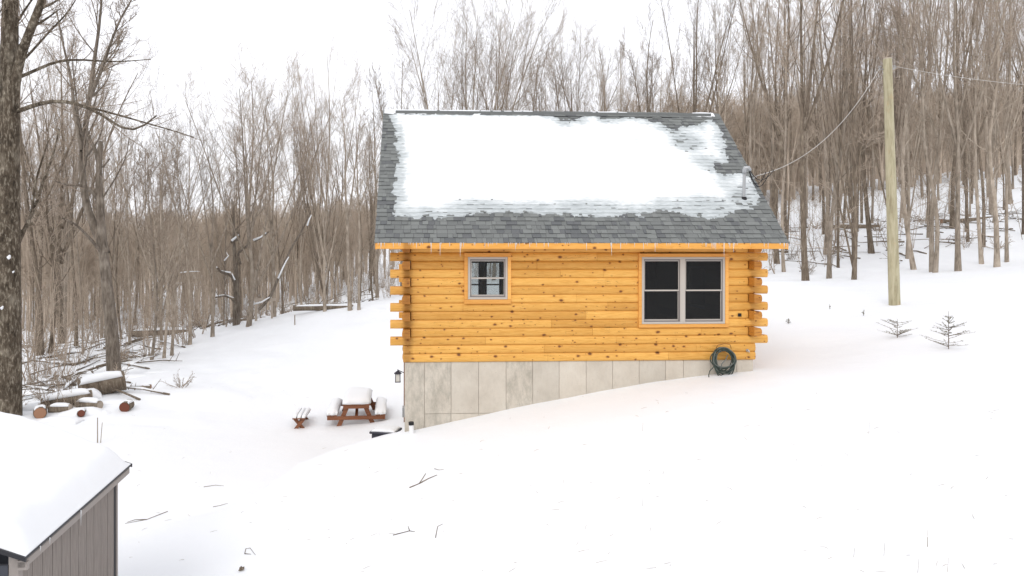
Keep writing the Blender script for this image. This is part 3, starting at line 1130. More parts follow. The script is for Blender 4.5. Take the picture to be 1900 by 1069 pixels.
beam(MB(), (0, .82, .36), (0, .1, .70), .08, .04).build('brace', REDWOOD, pt)
o = snowcap(.80, 1.84, .2, .757, 1).build('table_snow', SNOWCAP, smooth=True, kind='stuff', label='thick snow pillow on the picnic table top')
o.matrix_world = Matrix.Translation(pt.location) @ Matrix.Rotation(math.radians(5), 4, 'Z')
for s in (-1, 1):
    o = snowcap(.33, 1.84, .17, .467, 3 + s, ox=s * .67).build('seat_snow', SNOWCAP, smooth=True, kind='stuff', label='thick snow on a picnic table seat')
    o.matrix_world = Matrix.Translation(pt.location) @ Matrix.Rotation(math.radians(5), 4, 'Z')

# small bench
bp = at(560, 465, 19.3)
bp.z = gz(bp.x, bp.y)
bn = place('sawbuck_bench', (bp.x, bp.y, bp.z - .06), math.radians(4), label='small slatted bench with crossed legs beside the picnic table', cat='bench')
for k in range(3):
    x = -.12 + k * .12
    MB().box(x - .054, x + .054, -.55, .55, .32, .352).build('seat_slat', REDWOOD, bn, bevel=.003)
    o = snowcap(.112, 1.09, .08, .353, 20 + k, n=10, p=4, ox=x).build('slat_snow', SNOWCAP, smooth=True, kind='stuff', label='snow strip on a slat of the small bench')
    o.matrix_world = Matrix.Translation(bn.location) @ Matrix.Rotation(math.radians(4), 4, 'Z')
for y in (-.45, .45):
    for s in (-1, 1):
        beam(MB(), (s * -.13, y + s * .02, .32), (s * .17, y + s * .02, -.05), .09, .035).build('leg', REDWOOD, bn, bevel=.003)
MB().box(-.02, .02, -.42, .42, .17, .24).build('stretcher', REDWOOD, bn)

# covered bin by the foundation
cb = at(716, 465, 15.35)
cb.z = gz(cb.x, cb.y)
cbr = place('storage_bin', (cb.x, cb.y, cb.z - .05), math.radians(-12), label='low dark bin with a snow-dusted lid beside the foundation corner', cat='bin')
zt = 2.34 - (798 - 465) / FPX * 15.35 - cb.z + .05
MB().box(-.27, .27, -.22, .22, 0, zt - .04).build('bin_body', CHARC, cbr, bevel=.03)
MB().box(-.31, .31, -.26, .26, zt - .04, zt + .01).build('bin_lid', CHARC, cbr, bevel=.02)
o = snowcap(.56, .46, .055, zt + .008, 5, p=5).build('lid_snow', SNOWCAP, smooth=True, kind='stuff', label='thin snow on the dark bin lid')
o.matrix_world = Matrix.Translation(cbr.location) @ Matrix.Rotation(math.radians(-12), 4, 'Z')

# vent pipe
x, z = wall_xz(764, 800, -.18)
vp = link('vent_pipe', None, label='short white pipe with dark cap poking from snow at the foundation', cat='pipe')
vp.matrix_world = HOUSE @ Matrix.Translation((x, -.18, z))
MB().tube([(.02, 0, -.4), (-.01, 0, .13)], .05, 14).build('pipe_shaft', PVC, vp, smooth=True)
MB().tube([(-.01, 0, .13), (-.013, 0, .19)], .056, 14).build('pipe_cap', BLACK, vp)

# shed at lower left
sh = place('garden_shed', (-3.83, 6.0, -.30), math.atan2(.27, 2.3), label='grey-brown panelled shed under thick snow, cut by the picture edge', cat='shed')
SHL, SHW = 2.315, 3.2
PIT = .40
grooves = [0, 33, 55, 76, 95, 113, 129.5, 147, 161.5, 176, 189, 202.5, 214]
ng = 11
for k in range(ng):
    a, b = .06 + (SHL - .14) * k / ng, .06 + (SHL - .14) * (k + 1) / ng
    MB().box(-.03, random.uniform(-.001, .001), a + .004, b - .004, -2.4, -.06).build('siding_panel', SIDING, sh, bevel=.003)
MB().box(-.08, -.02, .0, SHL, -2.4, -.01).box(-SHW, -.08, SHL - .08, SHL, -2.4, .0).build('shed_wall', SHEDDARK, sh)
MB().box(-.07, .012, -.015, .06, -2.4, -.03).build('corner_board', SHEDTRIM, sh, bevel=.003)
MB().box(-.07, .014, SHL - .03, SHL + .012, -2.4, -.03).build('corner_board', SHEDTRIM, sh, bevel=.003)
MB().box(-.012, .002, SHL - .078, SHL - .032, -2.4, -.06).build('corner_gap', DRIP, sh)
MB().box(-.02, .02, -.02, SHL + .16, -.13, -.035).build('frieze_board', SHEDTRIM, sh, bevel=.003)
for k in range(16):
    MB().box(-SHW, -.072, -.012 - .01 * (k % 2), .012, -2.35 + k * .14, -2.35 + k * .14 + .137).build('front_board', SHEDDARK, sh)
RX = -1.75
rf = MB()
y0, y1 = -.08, SHL + .2
rf.prism([(.1, -.035), (RX, -.035 + (-RX + .1) * PIT), (RX * 2 - .1, -.035), (RX * 2 - .1, -.075), (RX, -.08 + (-RX + .1) * PIT), (.1, -.05)], y0, y1, 'y')
MB().box(.014, .088, y0 + .03, y1 - .01, -.13, -.066).build('eave_fascia', SHEDTRIM, sh, bevel=.003)
rf.build('shed_roof', SHEDTRIM, sh)
de = MB().box(.09, .106, y0 - .01, y1 + .01, -.042, -.02)
de.prism([(.11, -.022), (.11, -.06), (RX, -.06 + (-RX + .11) * PIT), (RX, -.022 + (-RX + .11) * PIT)], y0 - .02, y0, 'y')
de.prism([(.11, -.022), (.11, -.06), (RX, -.06 + (-RX + .11) * PIT), (RX, -.022 + (-RX + .11) * PIT)], y1, y1 + .02, 'y')
de.build('drip_edge', DRIP, sh)
MB().box(.02, .1, -.05, -.01, -.15, -.08).build('eave_block', SHEDTRIM, sh)
# snow on shed
nxs, nys = 70, 60
xs_ = .10 - (np.linspace(0, 1, nxs) ** 1.5) * (3.5)
ysn = np.linspace(0, 1, nys)
ysn = .5 - .5 * np.cos(ysn * math.pi)
ysn = y0 + ysn * (y1 - y0)
XX, YY = np.meshgrid(xs_, ysn)
dx_ = .105 - XX
dy_ = np.minimum((YY - y0) * 1.0, y1 - YY)
pr = (sstep((dx_ + .012) / .26) ** .55) * (sstep((dy_ + .012) / .2) ** .5)
pr = np.clip(pr, .06, 1)
Hs = .20 * pr * (1 + .25 * vnoise(XX, YY, .9, 31)) + vnoise(XX, YY, .14, 32) * .03 * pr + vnoise(XX, YY, .05, 33) * .01 * pr
ZR = np.where(XX > RX, -.028 + (.1 - XX) * PIT, -.028 + (.1 - 2 * RX + XX) * PIT)
crest = np.exp(-((XX - RX) / .5) ** 2) * .08
ZZ = ZR + Hs - crest
vs = np.stack([XX + .0 * Hs, YY, ZZ], -1).reshape(-1, 3).tolist()
fs = [(j * nxs + i, j * nxs + i + 1, (j + 1) * nxs + i + 1, (j + 1) * nxs + i) for j in range(nys - 1) for i in range(nxs - 1)]
ms = MB().add(vs, fs)
rim = [i for i in range(nxs)] + [k * nxs + nxs - 1 for k in range(1, nys)] + [(nys - 1) * nxs + i for i in range(nxs - 2, -1, -1)] + [k * nxs for k in range(nys - 2, 0, -1)]
low = [(vs[i][0], vs[i][1], (float(ZR.reshape(-1)[i])) + .002) for i in rim]
n0 = len(ms.v)
ms.add(low, [])
for k in range(len(rim)):
    k2 = (k + 1) % len(rim)
    ms.f.append((rim[k], rim[k2], n0 + k2, n0 + k))
o = ms.build('shed_snow', SNOWCAP, smooth=True, kind='stuff', label='thick smooth snow on the shed roof')
o.matrix_world = Matrix.Translation(sh.location) @ Matrix.Rotation(sh.rotation_euler.z, 4, 'Z')
for y, L in ((1.02, .16), (.34, .06), (.16, .05)):
    link('icicle', icm, sh, loc=(.113, y, -.03), scale=(.006, .006, L))

# utility pole
pb = pick(1660, 566)
pbz = pb.z
top = at(1646.5, 110, pb.y)
up_ = place('utility_pole', (pb.x, pb.y, pbz), label='tall plain wooden utility pole leaning slightly in open snow', cat='utility pole')
dt = top - Vector((pb.x, pb.y, pbz))
sc_ = pb.y / FPX
MB().tube([(-dt.x * .03, 0, -.3), dt * .33, dt * .66, dt], [9.6 * sc_, 8.9 * sc_, 8.0 * sc_, 7.4 * sc_], 20).build('pole_shaft', POLEWOOD, up_, smooth=False)
for m_ in up_.children:
    pass
MB().tube([dt, dt + Vector((0, 0, .035))], [7.4 * sc_, 6.0 * sc_], 20).build('pole_top', WEATHER, up_)
for z_, s in ((-.32, -1), (-.3, 1)):
    hk = MB().tube([dt + Vector((s * .11, 0, z_)), dt + Vector((s * .24, 0, z_)), dt + Vector((s * .28, 0, z_ + .06)), dt + Vector((s * .24, 0, z_ + .1)), dt + Vector((s * .18, 0, z_ + .08))], .012, 6)
    hk.build('wire_hook', GALV, up_, smooth=True)
Wp = Vector((pb.x, pb.y, pbz)) + dt
a0 = Wp + Vector((-.26, 0, -.3))


def cable(a, b, sag, r, name, label, m=BLACK, twist=0, seg=30, parent=None):
    pts = []
    for i in range(seg + 1):
        t = i / seg
        p = Vector(a).lerp(Vector(b), t)
        p.z -= sag * 4 * t * (1 - t)
        pts.append(p)
    if label:
        return MB().tube(pts, r, 6).build(name, m, smooth=True, label=label, cat='cable')
    return MB().tube(pts, r, 6).build(name, m, parent, smooth=True)


a1 = at(1405, 326, MH.y + .15)
WIREG = mat('bare_grey_wire', (.62, .6, .57), .4, .3)
cable(a0, a1, .62, .0065, 'service_cable', 'grey service cable sagging from the pole down to the roof mast', WIREG)
cable(Wp + Vector((.2, 0, -.22)), at(2150, 160, 26), .3, .0055, 'overhead_cable', 'dark cable running from the pole top into the right-hand woods', WIREG)
pts = [at(1405, 326, MH.y + .15), at(1397, 332, MH.y + .1), at(1392, 340, MH.y), at(1388, 334, MH.y)]
lp = MB().tube(pts, .006, 6).build('cable_clamp', GALV, smooth=True)
lp['label'] = 'small metal clamp at the cable end by the mast'
lp['category'] = 'clamp'

# ------------------------------------------------------------------ wood pile, stumps and cut logs (bottom-left of the wood)
def cut_log(px, py, L, r, yaw, label, tilt=0, snow=.5, endmat=CUT, d=None, sink=.3, cat='log'):
    p = pick(px, py) if d is None else at(px, py, d)
    zz = gz(p.x, p.y)
    root = place('cut_log', (p.x, p.y, zz + r * (1 - sink)), yaw, label=label, cat=cat, group='cut logs on the snow')
    root.rotation_euler = (0, -tilt, yaw)
    n = 14
    mb = MB()
    rr = random.Random(int(px * 7 + py))
    pts = [(-L / 2 + L * i / 5, rr.uniform(-.02, .02), rr.uniform(-.01, .01)) for i in range(6)]
    mb.tube(pts, [r * rr.uniform(.94, 1.06) for _ in pts], n, caps=False)
    mb.build('bark', BARK_DARK, root, smooth=True)
    for s, x in ((-1, -L / 2), (1, L / 2)):
        MB().tube([(x - s * .01, pts[0 if s < 0 else -1][1], pts[0 if s < 0 else -1][2]), (x + s * .006, pts[0 if s < 0 else -1][1], pts[0 if s < 0 else -1][2])], [r * .97, r * .93], n).build('cut_face', endmat, root)
    if snow:
        c = snowcap(L * .96, r * 1.75, r * .45 * snow + r * .3, r * .62, int(px), n=12, p=2.2)
        o = c.build('log_snow', SNOWCAP, smooth=True, kind='stuff', label='snow lying along a cut log')
        o.matrix_world = Matrix.Translation(root.location) @ root.rotation_euler.to_matrix().to_4x4()
    return root


cut_log(190, 730, 1.3, .3, math.radians(28), 'thickest cut log, dark bark, snow on top, beside the broken-topped tree', math.radians(8), 1.0, WEATHER, sink=.15)
cut_log(125, 752, 1.3, .19, math.radians(25), 'snow-buried log directly behind the short pale-ended log', math.radians(6), 1.6, WEATHER)
cut_log(112, 764, .55, .12, math.radians(5), 'short pale-ended log just right of the big trunk', 0, 1.1, WEATHER)
cut_log(165, 757, .75, .13, math.radians(-15), 'snowy log between the short log and the thickest log', 0, 1.5, WEATHER)
cut_log(74, 772, .5, .16, math.radians(-60), 'orange-ended log piece half buried at the foot of the big trunk', 0, .5)
cut_log(152, 771, .35, .1, math.radians(-70), 'small log showing a dark red cut end, lowest in the pile', 0, .9, CUTRED)
cut_log(235, 760, .4, .15, math.radians(-85), 'lone round log end with a red cut face in open snow', 0, .5, CUTRED)
cut_log(262, 722, .6, .08, math.radians(10), 'thin dark log lying alone above the thickest log', 0, .7)
cut_log(600, 575, 3.2, .16, math.radians(8), 'long fallen log under snow at the wood edge behind the yard', 0, .6)
cut_log(300, 622, 3.0, .22, math.radians(12), 'fallen trunk on the wood floor between thin trees', 0, .6)
cut_log(1585, 424, 3.2, .2, math.radians(-10), 'dark fallen trunk between trees behind the utility pole', 0, .5)
cut_log(1800, 410, 5.0, .16, math.radians(14), 'long fallen trunk leaning across the far hillside', math.radians(4), .4)

# timber frame at the wood edge
tf = pick(490, 592)
tfr = place('timber_frame', (tf.x, tf.y, tf.z), 0, label='pale cross beam nailed between two trees behind the yard', cat='frame')
s_ = tf.y / FPX
hb = (592 - 556) * s_
MB().box(-22 * s_, 22 * s_, -.05, .05, hb - .07, hb + .07).build('cross_beam', WEATHER, tfr)
MB().box(-17 * s_, -13 * s_, -.05, .05, -.2, hb - .07).build('post', WEATHER, tfr)
MB().box(13 * s_, 16 * s_, -.05, .05, -.2, hb - .07).build('post', WEATHER, tfr)


def stake(px, py, h, r, label, lean=0.0):
    p = pick(px, py)
    MB().tube([(0, 0, -.1), (lean * h, 0, h)], [r, r * .8], 6).build('stake', BARK, label=label, cat='stake', loc=(p.x, p.y, p.z))


stake(547, 603, .5, .035, 'thin stake standing alone on the snow crest before the wood')
stake(181, 822, .62, .014, 'short forked dark stick standing in snow beyond the shed')
stake(186, 822, .5, .010, 'thinner stick beside the forked dark stick beyond the shed', .1)

# seedlings
def seedling(px, py, h, label, r=.35, dens=26):
    p = pick(px, py)
    root = place('fir_seedling', (p.x, p.y, p.z), 0, label=label, cat='sapling', group='young firs in the snow')
    sr = random.Random(int(px))
    tw, nd = MB(), MB()
    tw.tube([(0, 0, -.05), (sr.uniform(-.03, .03), 0, h)], [.009, .003], 5)
    for k in range(dens):
        z = h * sr.uniform(.05, .85)
        a = sr.uniform(0, 6.28)
        L = r * (1 - z / h * .6) * sr.uniform(.3, 1.25)
        e = Vector((math.cos(a) * L, math.sin(a) * L, z + L * sr.uniform(.1, .45)))
        s0 = Vector((0, 0, z))
        tw.tube([s0, s0.lerp(e, .5) - Vector((0, 0, .01)), e], [.005, .004, .002], 4)
        for j in range(11):
            c = s0.lerp(e, sr.uniform(.3, 1.05))
            d = Vector((sr.uniform(-1, 1), sr.uniform(-1, 1), sr.uniform(-.4, 1))).normalized() * .036
            u = d.orthogonal().normalized() * .0065
            nd.add([c - u, c + d, c + u], [(0, 1, 2)])
    tw.build('stem', BARK_DARK, root)
    nd.build('needles', NEEDLE, root)


seedling(1760, 648, .8, 'largest young fir poking through snow right of the pole', .5, 46)
seedling(1665, 627, .45, 'low bushy young fir right below the pole', .5, 30)
seedling(1463, 601, .17, 'tiny fir tip standing in snow between cabin and pole', .1, 8)
seedling(1602, 586, .2, 'tiny bare sprig in snow just left of the pole foot', .05, 6)
seedling(1540, 574, .18, 'tiny stem tip in snow between cabin and utility pole', .03, 3)
stake(1721, 1015, .1, .004, 'single short weed stem in the near snow at lower right')


# twigs lying on the snow
def twig(px, py, pts, r, label, lift=.0):
    """pts: pixel polyline(s) lying on the snow"""
    mb = MB()
    for pl in pts:
        w3 = []
        for i, (x, y) in enumerate(pl):
            q_ = pick(x, y)
            w3.append(q_ + Vector((0, 0, lift + .006)))
        mb.tube(w3, [r * (1 - .6 * i / (len(w3) - 1)) for i in range(len(w3))], 5)
    mb.build('fallen_twig', BARK_DARK, label=label, cat='twig')


twig(0, 0, [[(760, 907), (778, 898), (790, 880)], [(778, 898), (795, 889), (811, 882)]], .012, 'forked dark twig lying on snow below the foundation')
twig(0, 0, [[(311, 951), (272, 965), (232, 974)], [(272, 965), (250, 966), (236, 971)]], .008, 'long brushy twig lying on snow right of the shed')
twig(0, 0, [[(729, 996), (760, 987), (770, 990)], [(760, 987), (757, 979)]], .007, 'three-armed twig on the near snow, centre bottom')
twig(0, 0, [[(808, 1000), (812, 980), (822, 974)]], .006, 'small hooked twig right of the three-armed twig')
twig(0, 0, [[(378, 905), (400, 902), (415, 903)]], .007, 'straight bare twig lying between shed and bank')
twig(0, 0, [[(395, 942), (408, 939), (423, 936)]], .006, 'short pale twig below the straight bare twig')
twig(0, 0, [[(806, 872), (815, 874), (824, 873)]], .005, 'tiny twig above the forked dark twig')
twig(0, 0, [[(454, 1031), (456, 1020), (464, 1019), (474, 1031)], [(454, 1031), (466, 1030)]], .006, 'curled twig on near snow above the small burr')
bq = pick(449, 1060)
bm_ = MB()
br = random.Random(4)
for k in range(16):
    e = Vector((br.uniform(-1, 1), br.uniform(-1, 1), br.uniform(0, 1.3))).normalized() * br.uniform(.03, .06)
    bm_.tube([(0, 0, .01), e * .6 + Vector((0, 0, .01)), e], [.012, .014, .004], 5)
bm_.build('seed_burr', BARK_DARK, label='small brown burr lying on the nearest snow', cat='burr', loc=bq)
# small litter
lit = MB()
lr = random.Random(9)
for k in range(150):
    px, py = lr.uniform(225, 1890), lr.uniform(700, 1065)
    if px > 600 and py < 730:
        continue
    c = pick(px, py)
    a = lr.uniform(0, 3.14)
    L = lr.uniform(.015, .07)
    d = Vector((math.cos(a), math.sin(a) * 1.0, 0)) * L
    e1, e2 = c - d, c + d
    e1.z, e2.z = gz(e1.x, e1.y) + .004, gz(e2.x, e2.y) + .004
    lit.tube([e1, (e1 + e2) / 2 + Vector((lr.uniform(-.01, .01), lr.uniform(-.01, .01), .004)), e2], [.0018, .0022, .001], 4)
for px, py, h in ((1192, 800, .14), (1612, 806, .2), (1720, 1000, .1), (1584, 1035, .1), (1640, 1032, .14), (1758, 1066, .14), (1703, 1066, .14), (1192, 942, .2), (390, 880, .05)):
    c = pick(px, py)
    lit.tube([c, c + Vector((.01, 0, h))], [.0022, .0015], 4)
lit.build('twig_litter', BARK, kind='stuff', label='bits of twig and weed stems scattered on the snow')

for px, py, L, lab in ((562, 868, .13, 'dark timber end showing at the low tip of the snow bank'), (645, 836, .09, 'dark timber end under the snow bank lip below the bin')):
    q_ = at(px, py, 13.25 if px < 600 else 13.85)
    o = MB().box(-L / 2, L / 2, -.05, .05, -.1, .03).build('bank_timber', CHARC, bevel=.01, label=lab, cat='timber', loc=(q_.x, q_.y, q_.z), rot=(0, -.5, .6))

mds = MB()
for px, py, lx, ly, h, a in ((150, 765, 1.3, .7, .22, .4), (110, 778, 1.2, .5, .16, 0), (205, 748, 1.2, .5, .18, .4), (95, 748, 1.0, .6, .3, .3), (160, 738, .9, .5, .36, .6), (60, 758, .9, .5, .25, 0),
                              (135, 742, .7, .45, .42, .2), (185, 765, .8, .4, .16, -.3), (60, 735, 1.2, .7, .3, 0), (250, 700, 1.4, .5, .2, .1), (300, 690, 1.3, .6, .15, .2)):
    q_ = pick(px, py)
    c_ = snowcap(lx, ly, h, 0, int(px + py), n=12, p=2.0)
    Rm = Matrix.Rotation(a, 4, 'Z')
    mds.add([tuple(Vector((q_.x, q_.y, q_.z - .1)) + Rm @ Vector(v)) for v in c_.v], c_.f)
mds.build('snow_mounds', SNOWCAP, smooth=True, kind='stuff', label='low mounds of snow drifted over the log pile')

# ------------------------------------------------------------------ trees
def unit_(v):
    return v / (np.linalg.norm(v, axis=-1, keepdims=True) + 1e-9)


def tubes(groups, mesh_name, material):
    """groups: list of (P[B,n,3], R[B,n], sides) -> one mesh"""
    V, F3, F4, off = [], [], [], 0
    for P, Rr, k in groups:
        B, n, _ = P.shape
        if B == 0:
            continue
        T = np.zeros_like(P)
        T[:, 1:-1] = P[:, 2:] - P[:, :-2]
        T[:, 0] = P[:, 1] - P[:, 0]
        T[:, -1] = P[:, -1] - P[:, -2]
        T = unit_(T)
        main = unit_(P[:, -1] - P[:, 0])
        ref = np.where(np.abs(main[:, 2:3]) < .9, np.array([[0, 0, 1.]]), np.array([[1., 0, 0]]))
        U = unit_(np.cross(T, ref[:, None, :]))
        Wv = np.cross(T, U)
        ang = np.arange(k) / k * 2 * np.pi
        ring = P[:, :, None] + Rr[:, :, None, None] * (np.cos(ang)[None, None, :, None] * U[:, :, None] + np.sin(ang)[None, None, :, None] * Wv[:, :, None])
        V.append(ring.reshape(-1, 3))
        b = np.arange(B)[:, None, None] * (n * k) + np.arange(n - 1)[None, :, None] * k
        a0 = b + np.arange(k)[None, None]
        a1 = b + ((np.arange(k) + 1) % k)[None, None]
        F4.append(np.stack([a0, a1, a1 + k, a0 + k], -1).reshape(-1, 4) + off)
        off += B * n * k
    V = np.concatenate(V).astype(np.float32)
    F = np.concatenate(F4).astype(np.int32)
    m = bpy.data.meshes.new(mesh_name)
    m.vertices.add(len(V))
    m.vertices.foreach_set('co', V.ravel())
    m.loops.add(F.size)
    m.loops.foreach_set('vertex_index', F.ravel())
    m.polygons.add(len(F))
    m.polygons.foreach_set('loop_start', np.arange(0, F.size, 4, dtype=np.int32))
    m.polygons.foreach_set('use_smooth', np.ones(len(F), bool))
    m.materials.append(material)
    m.update(calc_edges=True)
    return m


def spawn(g, P, Rr, k, t0, t1, ang, length, nseg, up, wob, rr, rmin, tip=.35, falloff=.5, drop=0.0, rmax=9.0):
    """k children along every parent polyline -> P2, R2"""
    B, n, _ = P.shape
    t = t0 + (t1 - t0) * ((np.arange(k)[None] + g.random((B, k))) / k)
    x = t * (n - 1)
    i = np.minimum(x.astype(int), n - 2)
    f = (x - i)[..., None]
    bi = np.arange(B)[:, None]
    p = P[bi, i] * (1 - f) + P[bi, i + 1] * f
    T = unit_(P[bi, i + 1] - P[bi, i])
    r = Rr[bi, i] * (1 - f[..., 0]) + Rr[bi, i + 1] * f[..., 0]
    plen = np.linalg.norm(np.diff(P, axis=1), axis=2).sum(1)[:, None]
    p, T, r = p.reshape(-1, 3), T.reshape(-1, 3), r.reshape(-1)
    tt = ((t - t0) / (t1 - t0)).reshape(-1)
    L = (length * np.broadcast_to(plen, (B, k)).reshape(-1)) * (1 - falloff * tt) * g.uniform(.6, 1.15, len(tt))
    if drop:
        keep = g.random(len(tt)) > drop
        p, T, r, L = p[keep], T[keep], r[keep], L[keep]
    m = len(p)
    rnd = g.normal(size=(m, 3))
    S = unit_(np.cross(T, rnd))
    a = np.radians(g.normal(ang, ang * .22, m))[:, None]
    d = unit_(T * np.cos(a) + S * np.sin(a))
    out = np.zeros((m, nseg + 1, 3))
    out[:, 0] = p
    step = (L / nseg)[:, None]
    bend = g.normal(size=(m, 3)) * wob
    for s in range(nseg):
        out[:, s + 1] = out[:, s] + d * step
        d = unit_(d + np.array([0, 0, up]) + bend * .5 + g.normal(size=(m, 3)) * wob)
    r0 = np.clip(np.minimum(r * rr, r * .95), rmin, rmax)
    R2 = np.maximum(r0[:, None] * np.linspace(1, tip, nseg + 1)[None], rmin * .7)
    return out, R2


def stem_path(g, pts, n):
    pts = np.array(pts, float)
    s = np.concatenate([[0], np.cumsum(np.linalg.norm(np.diff(pts, axis=0), axis=1))])
    q = np.linspace(0, s[-1], n)
    out = np.stack([np.interp(q, s, pts[:, c]) for c in range(3)], -1)
    sm = out.copy()
    for _ in range(2):
        sm[1:-1] = (sm[:-2] + 2 * sm[1:-1] + sm[2:]) / 4
    return sm


def make_tree(seed, H, r0, crown=.45, stems=None, spread=1.0, dens=1.0, up=.12, fork=0, sub=1.0, rmin=.0055, low=5, tipf=.1):
    """returns (trunk mesh, crown mesh); H metres, base at the origin"""
    g = np.random.default_rng(seed)
    if stems is None:
        lean = g.normal(size=2) * .018 * H
        pts = [(0, 0, -.4), (0, 0, 0)]
        for q in (.2, .4, .6, .8, 1.0):
            pts.append((lean[0] * q + g.normal() * .012 * H, lean[1] * q + g.normal() * .012 * H, H * q))
        stems = [(pts, r0, r0 * tipf)]
        for k in range(fork):
            a = g.uniform(0, 6.28)
            h0 = H * (g.uniform(.03, .42) if r0 > .18 else g.uniform(.3, .5))
            o = g.uniform(.1, .26) * H * spread
            q0 = [lean[0] * h0 / H, lean[1] * h0 / H]
            stems.append(([(q0[0], q0[1], h0), (q0[0] + math.cos(a) * o * .42, q0[1] + math.sin(a) * o * .42, h0 + (H - h0) * .3),
                           (q0[0] + math.cos(a) * o * .8, q0[1] + math.sin(a) * o * .8, h0 + (H - h0) * .65), (q0[0] + math.cos(a) * o * 1.1, q0[1] + math.sin(a) * o * 1.1, H * g.uniform(.86, .98))], r0 * g.uniform(.42, .65) * (1 if r0 > .18 else .85), r0 * tipf))
    n = 13
    SP = np.stack([stem_path(g, s[0], n) for s in stems])
    SR = np.stack([s[1] + (s[2] - s[1]) * np.linspace(0, 1, n) ** .85 for s in stems])
    if stems[0][0][0][2] < 0:
        SR[0, 0] *= 1.3
    tr = [(SP, SR, 9)]
    cr = []
    k1 = max(6, int(round(17 * dens / (1 + .38 * (len(stems) - 1)))))
    A, RA = spawn(g, SP, SR, k1, crown, .97, 33, .40 * spread, 7, up * .75, .04, .42, .012, .22, .55)
    tr.append((A, RA, 5))
    # thin low branches
    if low:
        Lb, RL = spawn(g, SP[:1], SR[:1], low, .12, crown, 66, .13, 5, .06, .14, .14, .011, .3, .1)
        cr.append((Lb, RL, 3))
        L2, RL2 = spawn(g, Lb, RL, 5, .2, .95, 45, .4, 3, .05, .12, .6, rmin, .4)
        cr.append((L2, RL2, 3))
    B1, RB = spawn(g, A, RA, int(round(6 * sub)), .1, .97, 30, .5, 5, up * .6, .055, .52, .0075, .4, .4)
    cr.append((B1, RB, 3))
    C1, RC = spawn(g, B1, RB, 5, .12, .97, 28, .58, 3, up * .5, .07, .6, rmin * 1.05, .5, .35)
    cr.append((C1, RC, 3))
    D1, RD = spawn(g, C1, RC, 2, .15, 1.0, 28, .75, 2, up * .3, .08, .65, rmin, .7, .3)
    cr.append((D1, RD, 3))
    return tubes(tr, 'trunk', BARK), tubes(cr, 'crown', TWIG)


LIB = {}
for s in range(4):      # tall straight forest maples, crown carried high
    LIB['tall', s] = make_tree(100 + s, 20, .17, .42, spread=.66, dens=1.0, up=.2, low=4, fork=(2, 3, 1, 2)[s])
for s in range(3):      # vase-shaped, many stems
    LIB['vase', s] = make_tree(200 + s, 20, .2, .3, spread=.95, dens=.85, up=.17, fork=(5, 4, 6)[s], low=3)
for s in range(2):      # broad edge trees
    LIB['broad', s] = make_tree(300 + s, 16, .2, .25, spread=1.2, dens=1.1, up=.10, fork=(5, 6)[s], low=5)
for s in range(3):      # dome-crowned trees whose stems fan out evenly
    LIB['fan', s] = make_tree(250 + s, 18, .19, .34, spread=1.25, dens=1.9, up=.13, fork=(7, 8, 6)[s], low=2, sub=1.1)
for s in range(3):      # thin pole-like young trees
    LIB['slim', s] = make_tree(400 + s, 14, .075, .28, spread=.5, dens=.9, up=.2, low=6, sub=.7, rmin=.008)
LIBH = {'tall': 20, 'vase': 20, 'broad': 16, 'slim': 14, 'fan': 18}


for _k in list(LIB):
    _t = LIB[_k][0].copy()
    _t.materials[0] = BARK_DARK
    LIB[_k] = (LIB[_k][0], LIB[_k][1], _t)


def tree(key, x, y, H, label, group=None, name='bare_tree', girth=1.0, rz=None, cat='tree', z=None):
    tm, cm, td = LIB[key]
    if 'dark' in label or (group and random.random() < .55):
        tm = td
    s = H / LIBH[key[0]]
    zz = gz(x, y) if z is None else z
    root = link(name, None, loc=(x, y, zz - .05), rot=(0, 0, random.uniform(0, 6.28) if rz is None else rz), scale=(s * girth, s * girth, s), label=label, cat=cat, group=group)
    link('trunk', tm, root)
    link('crown', cm, root)
    return root


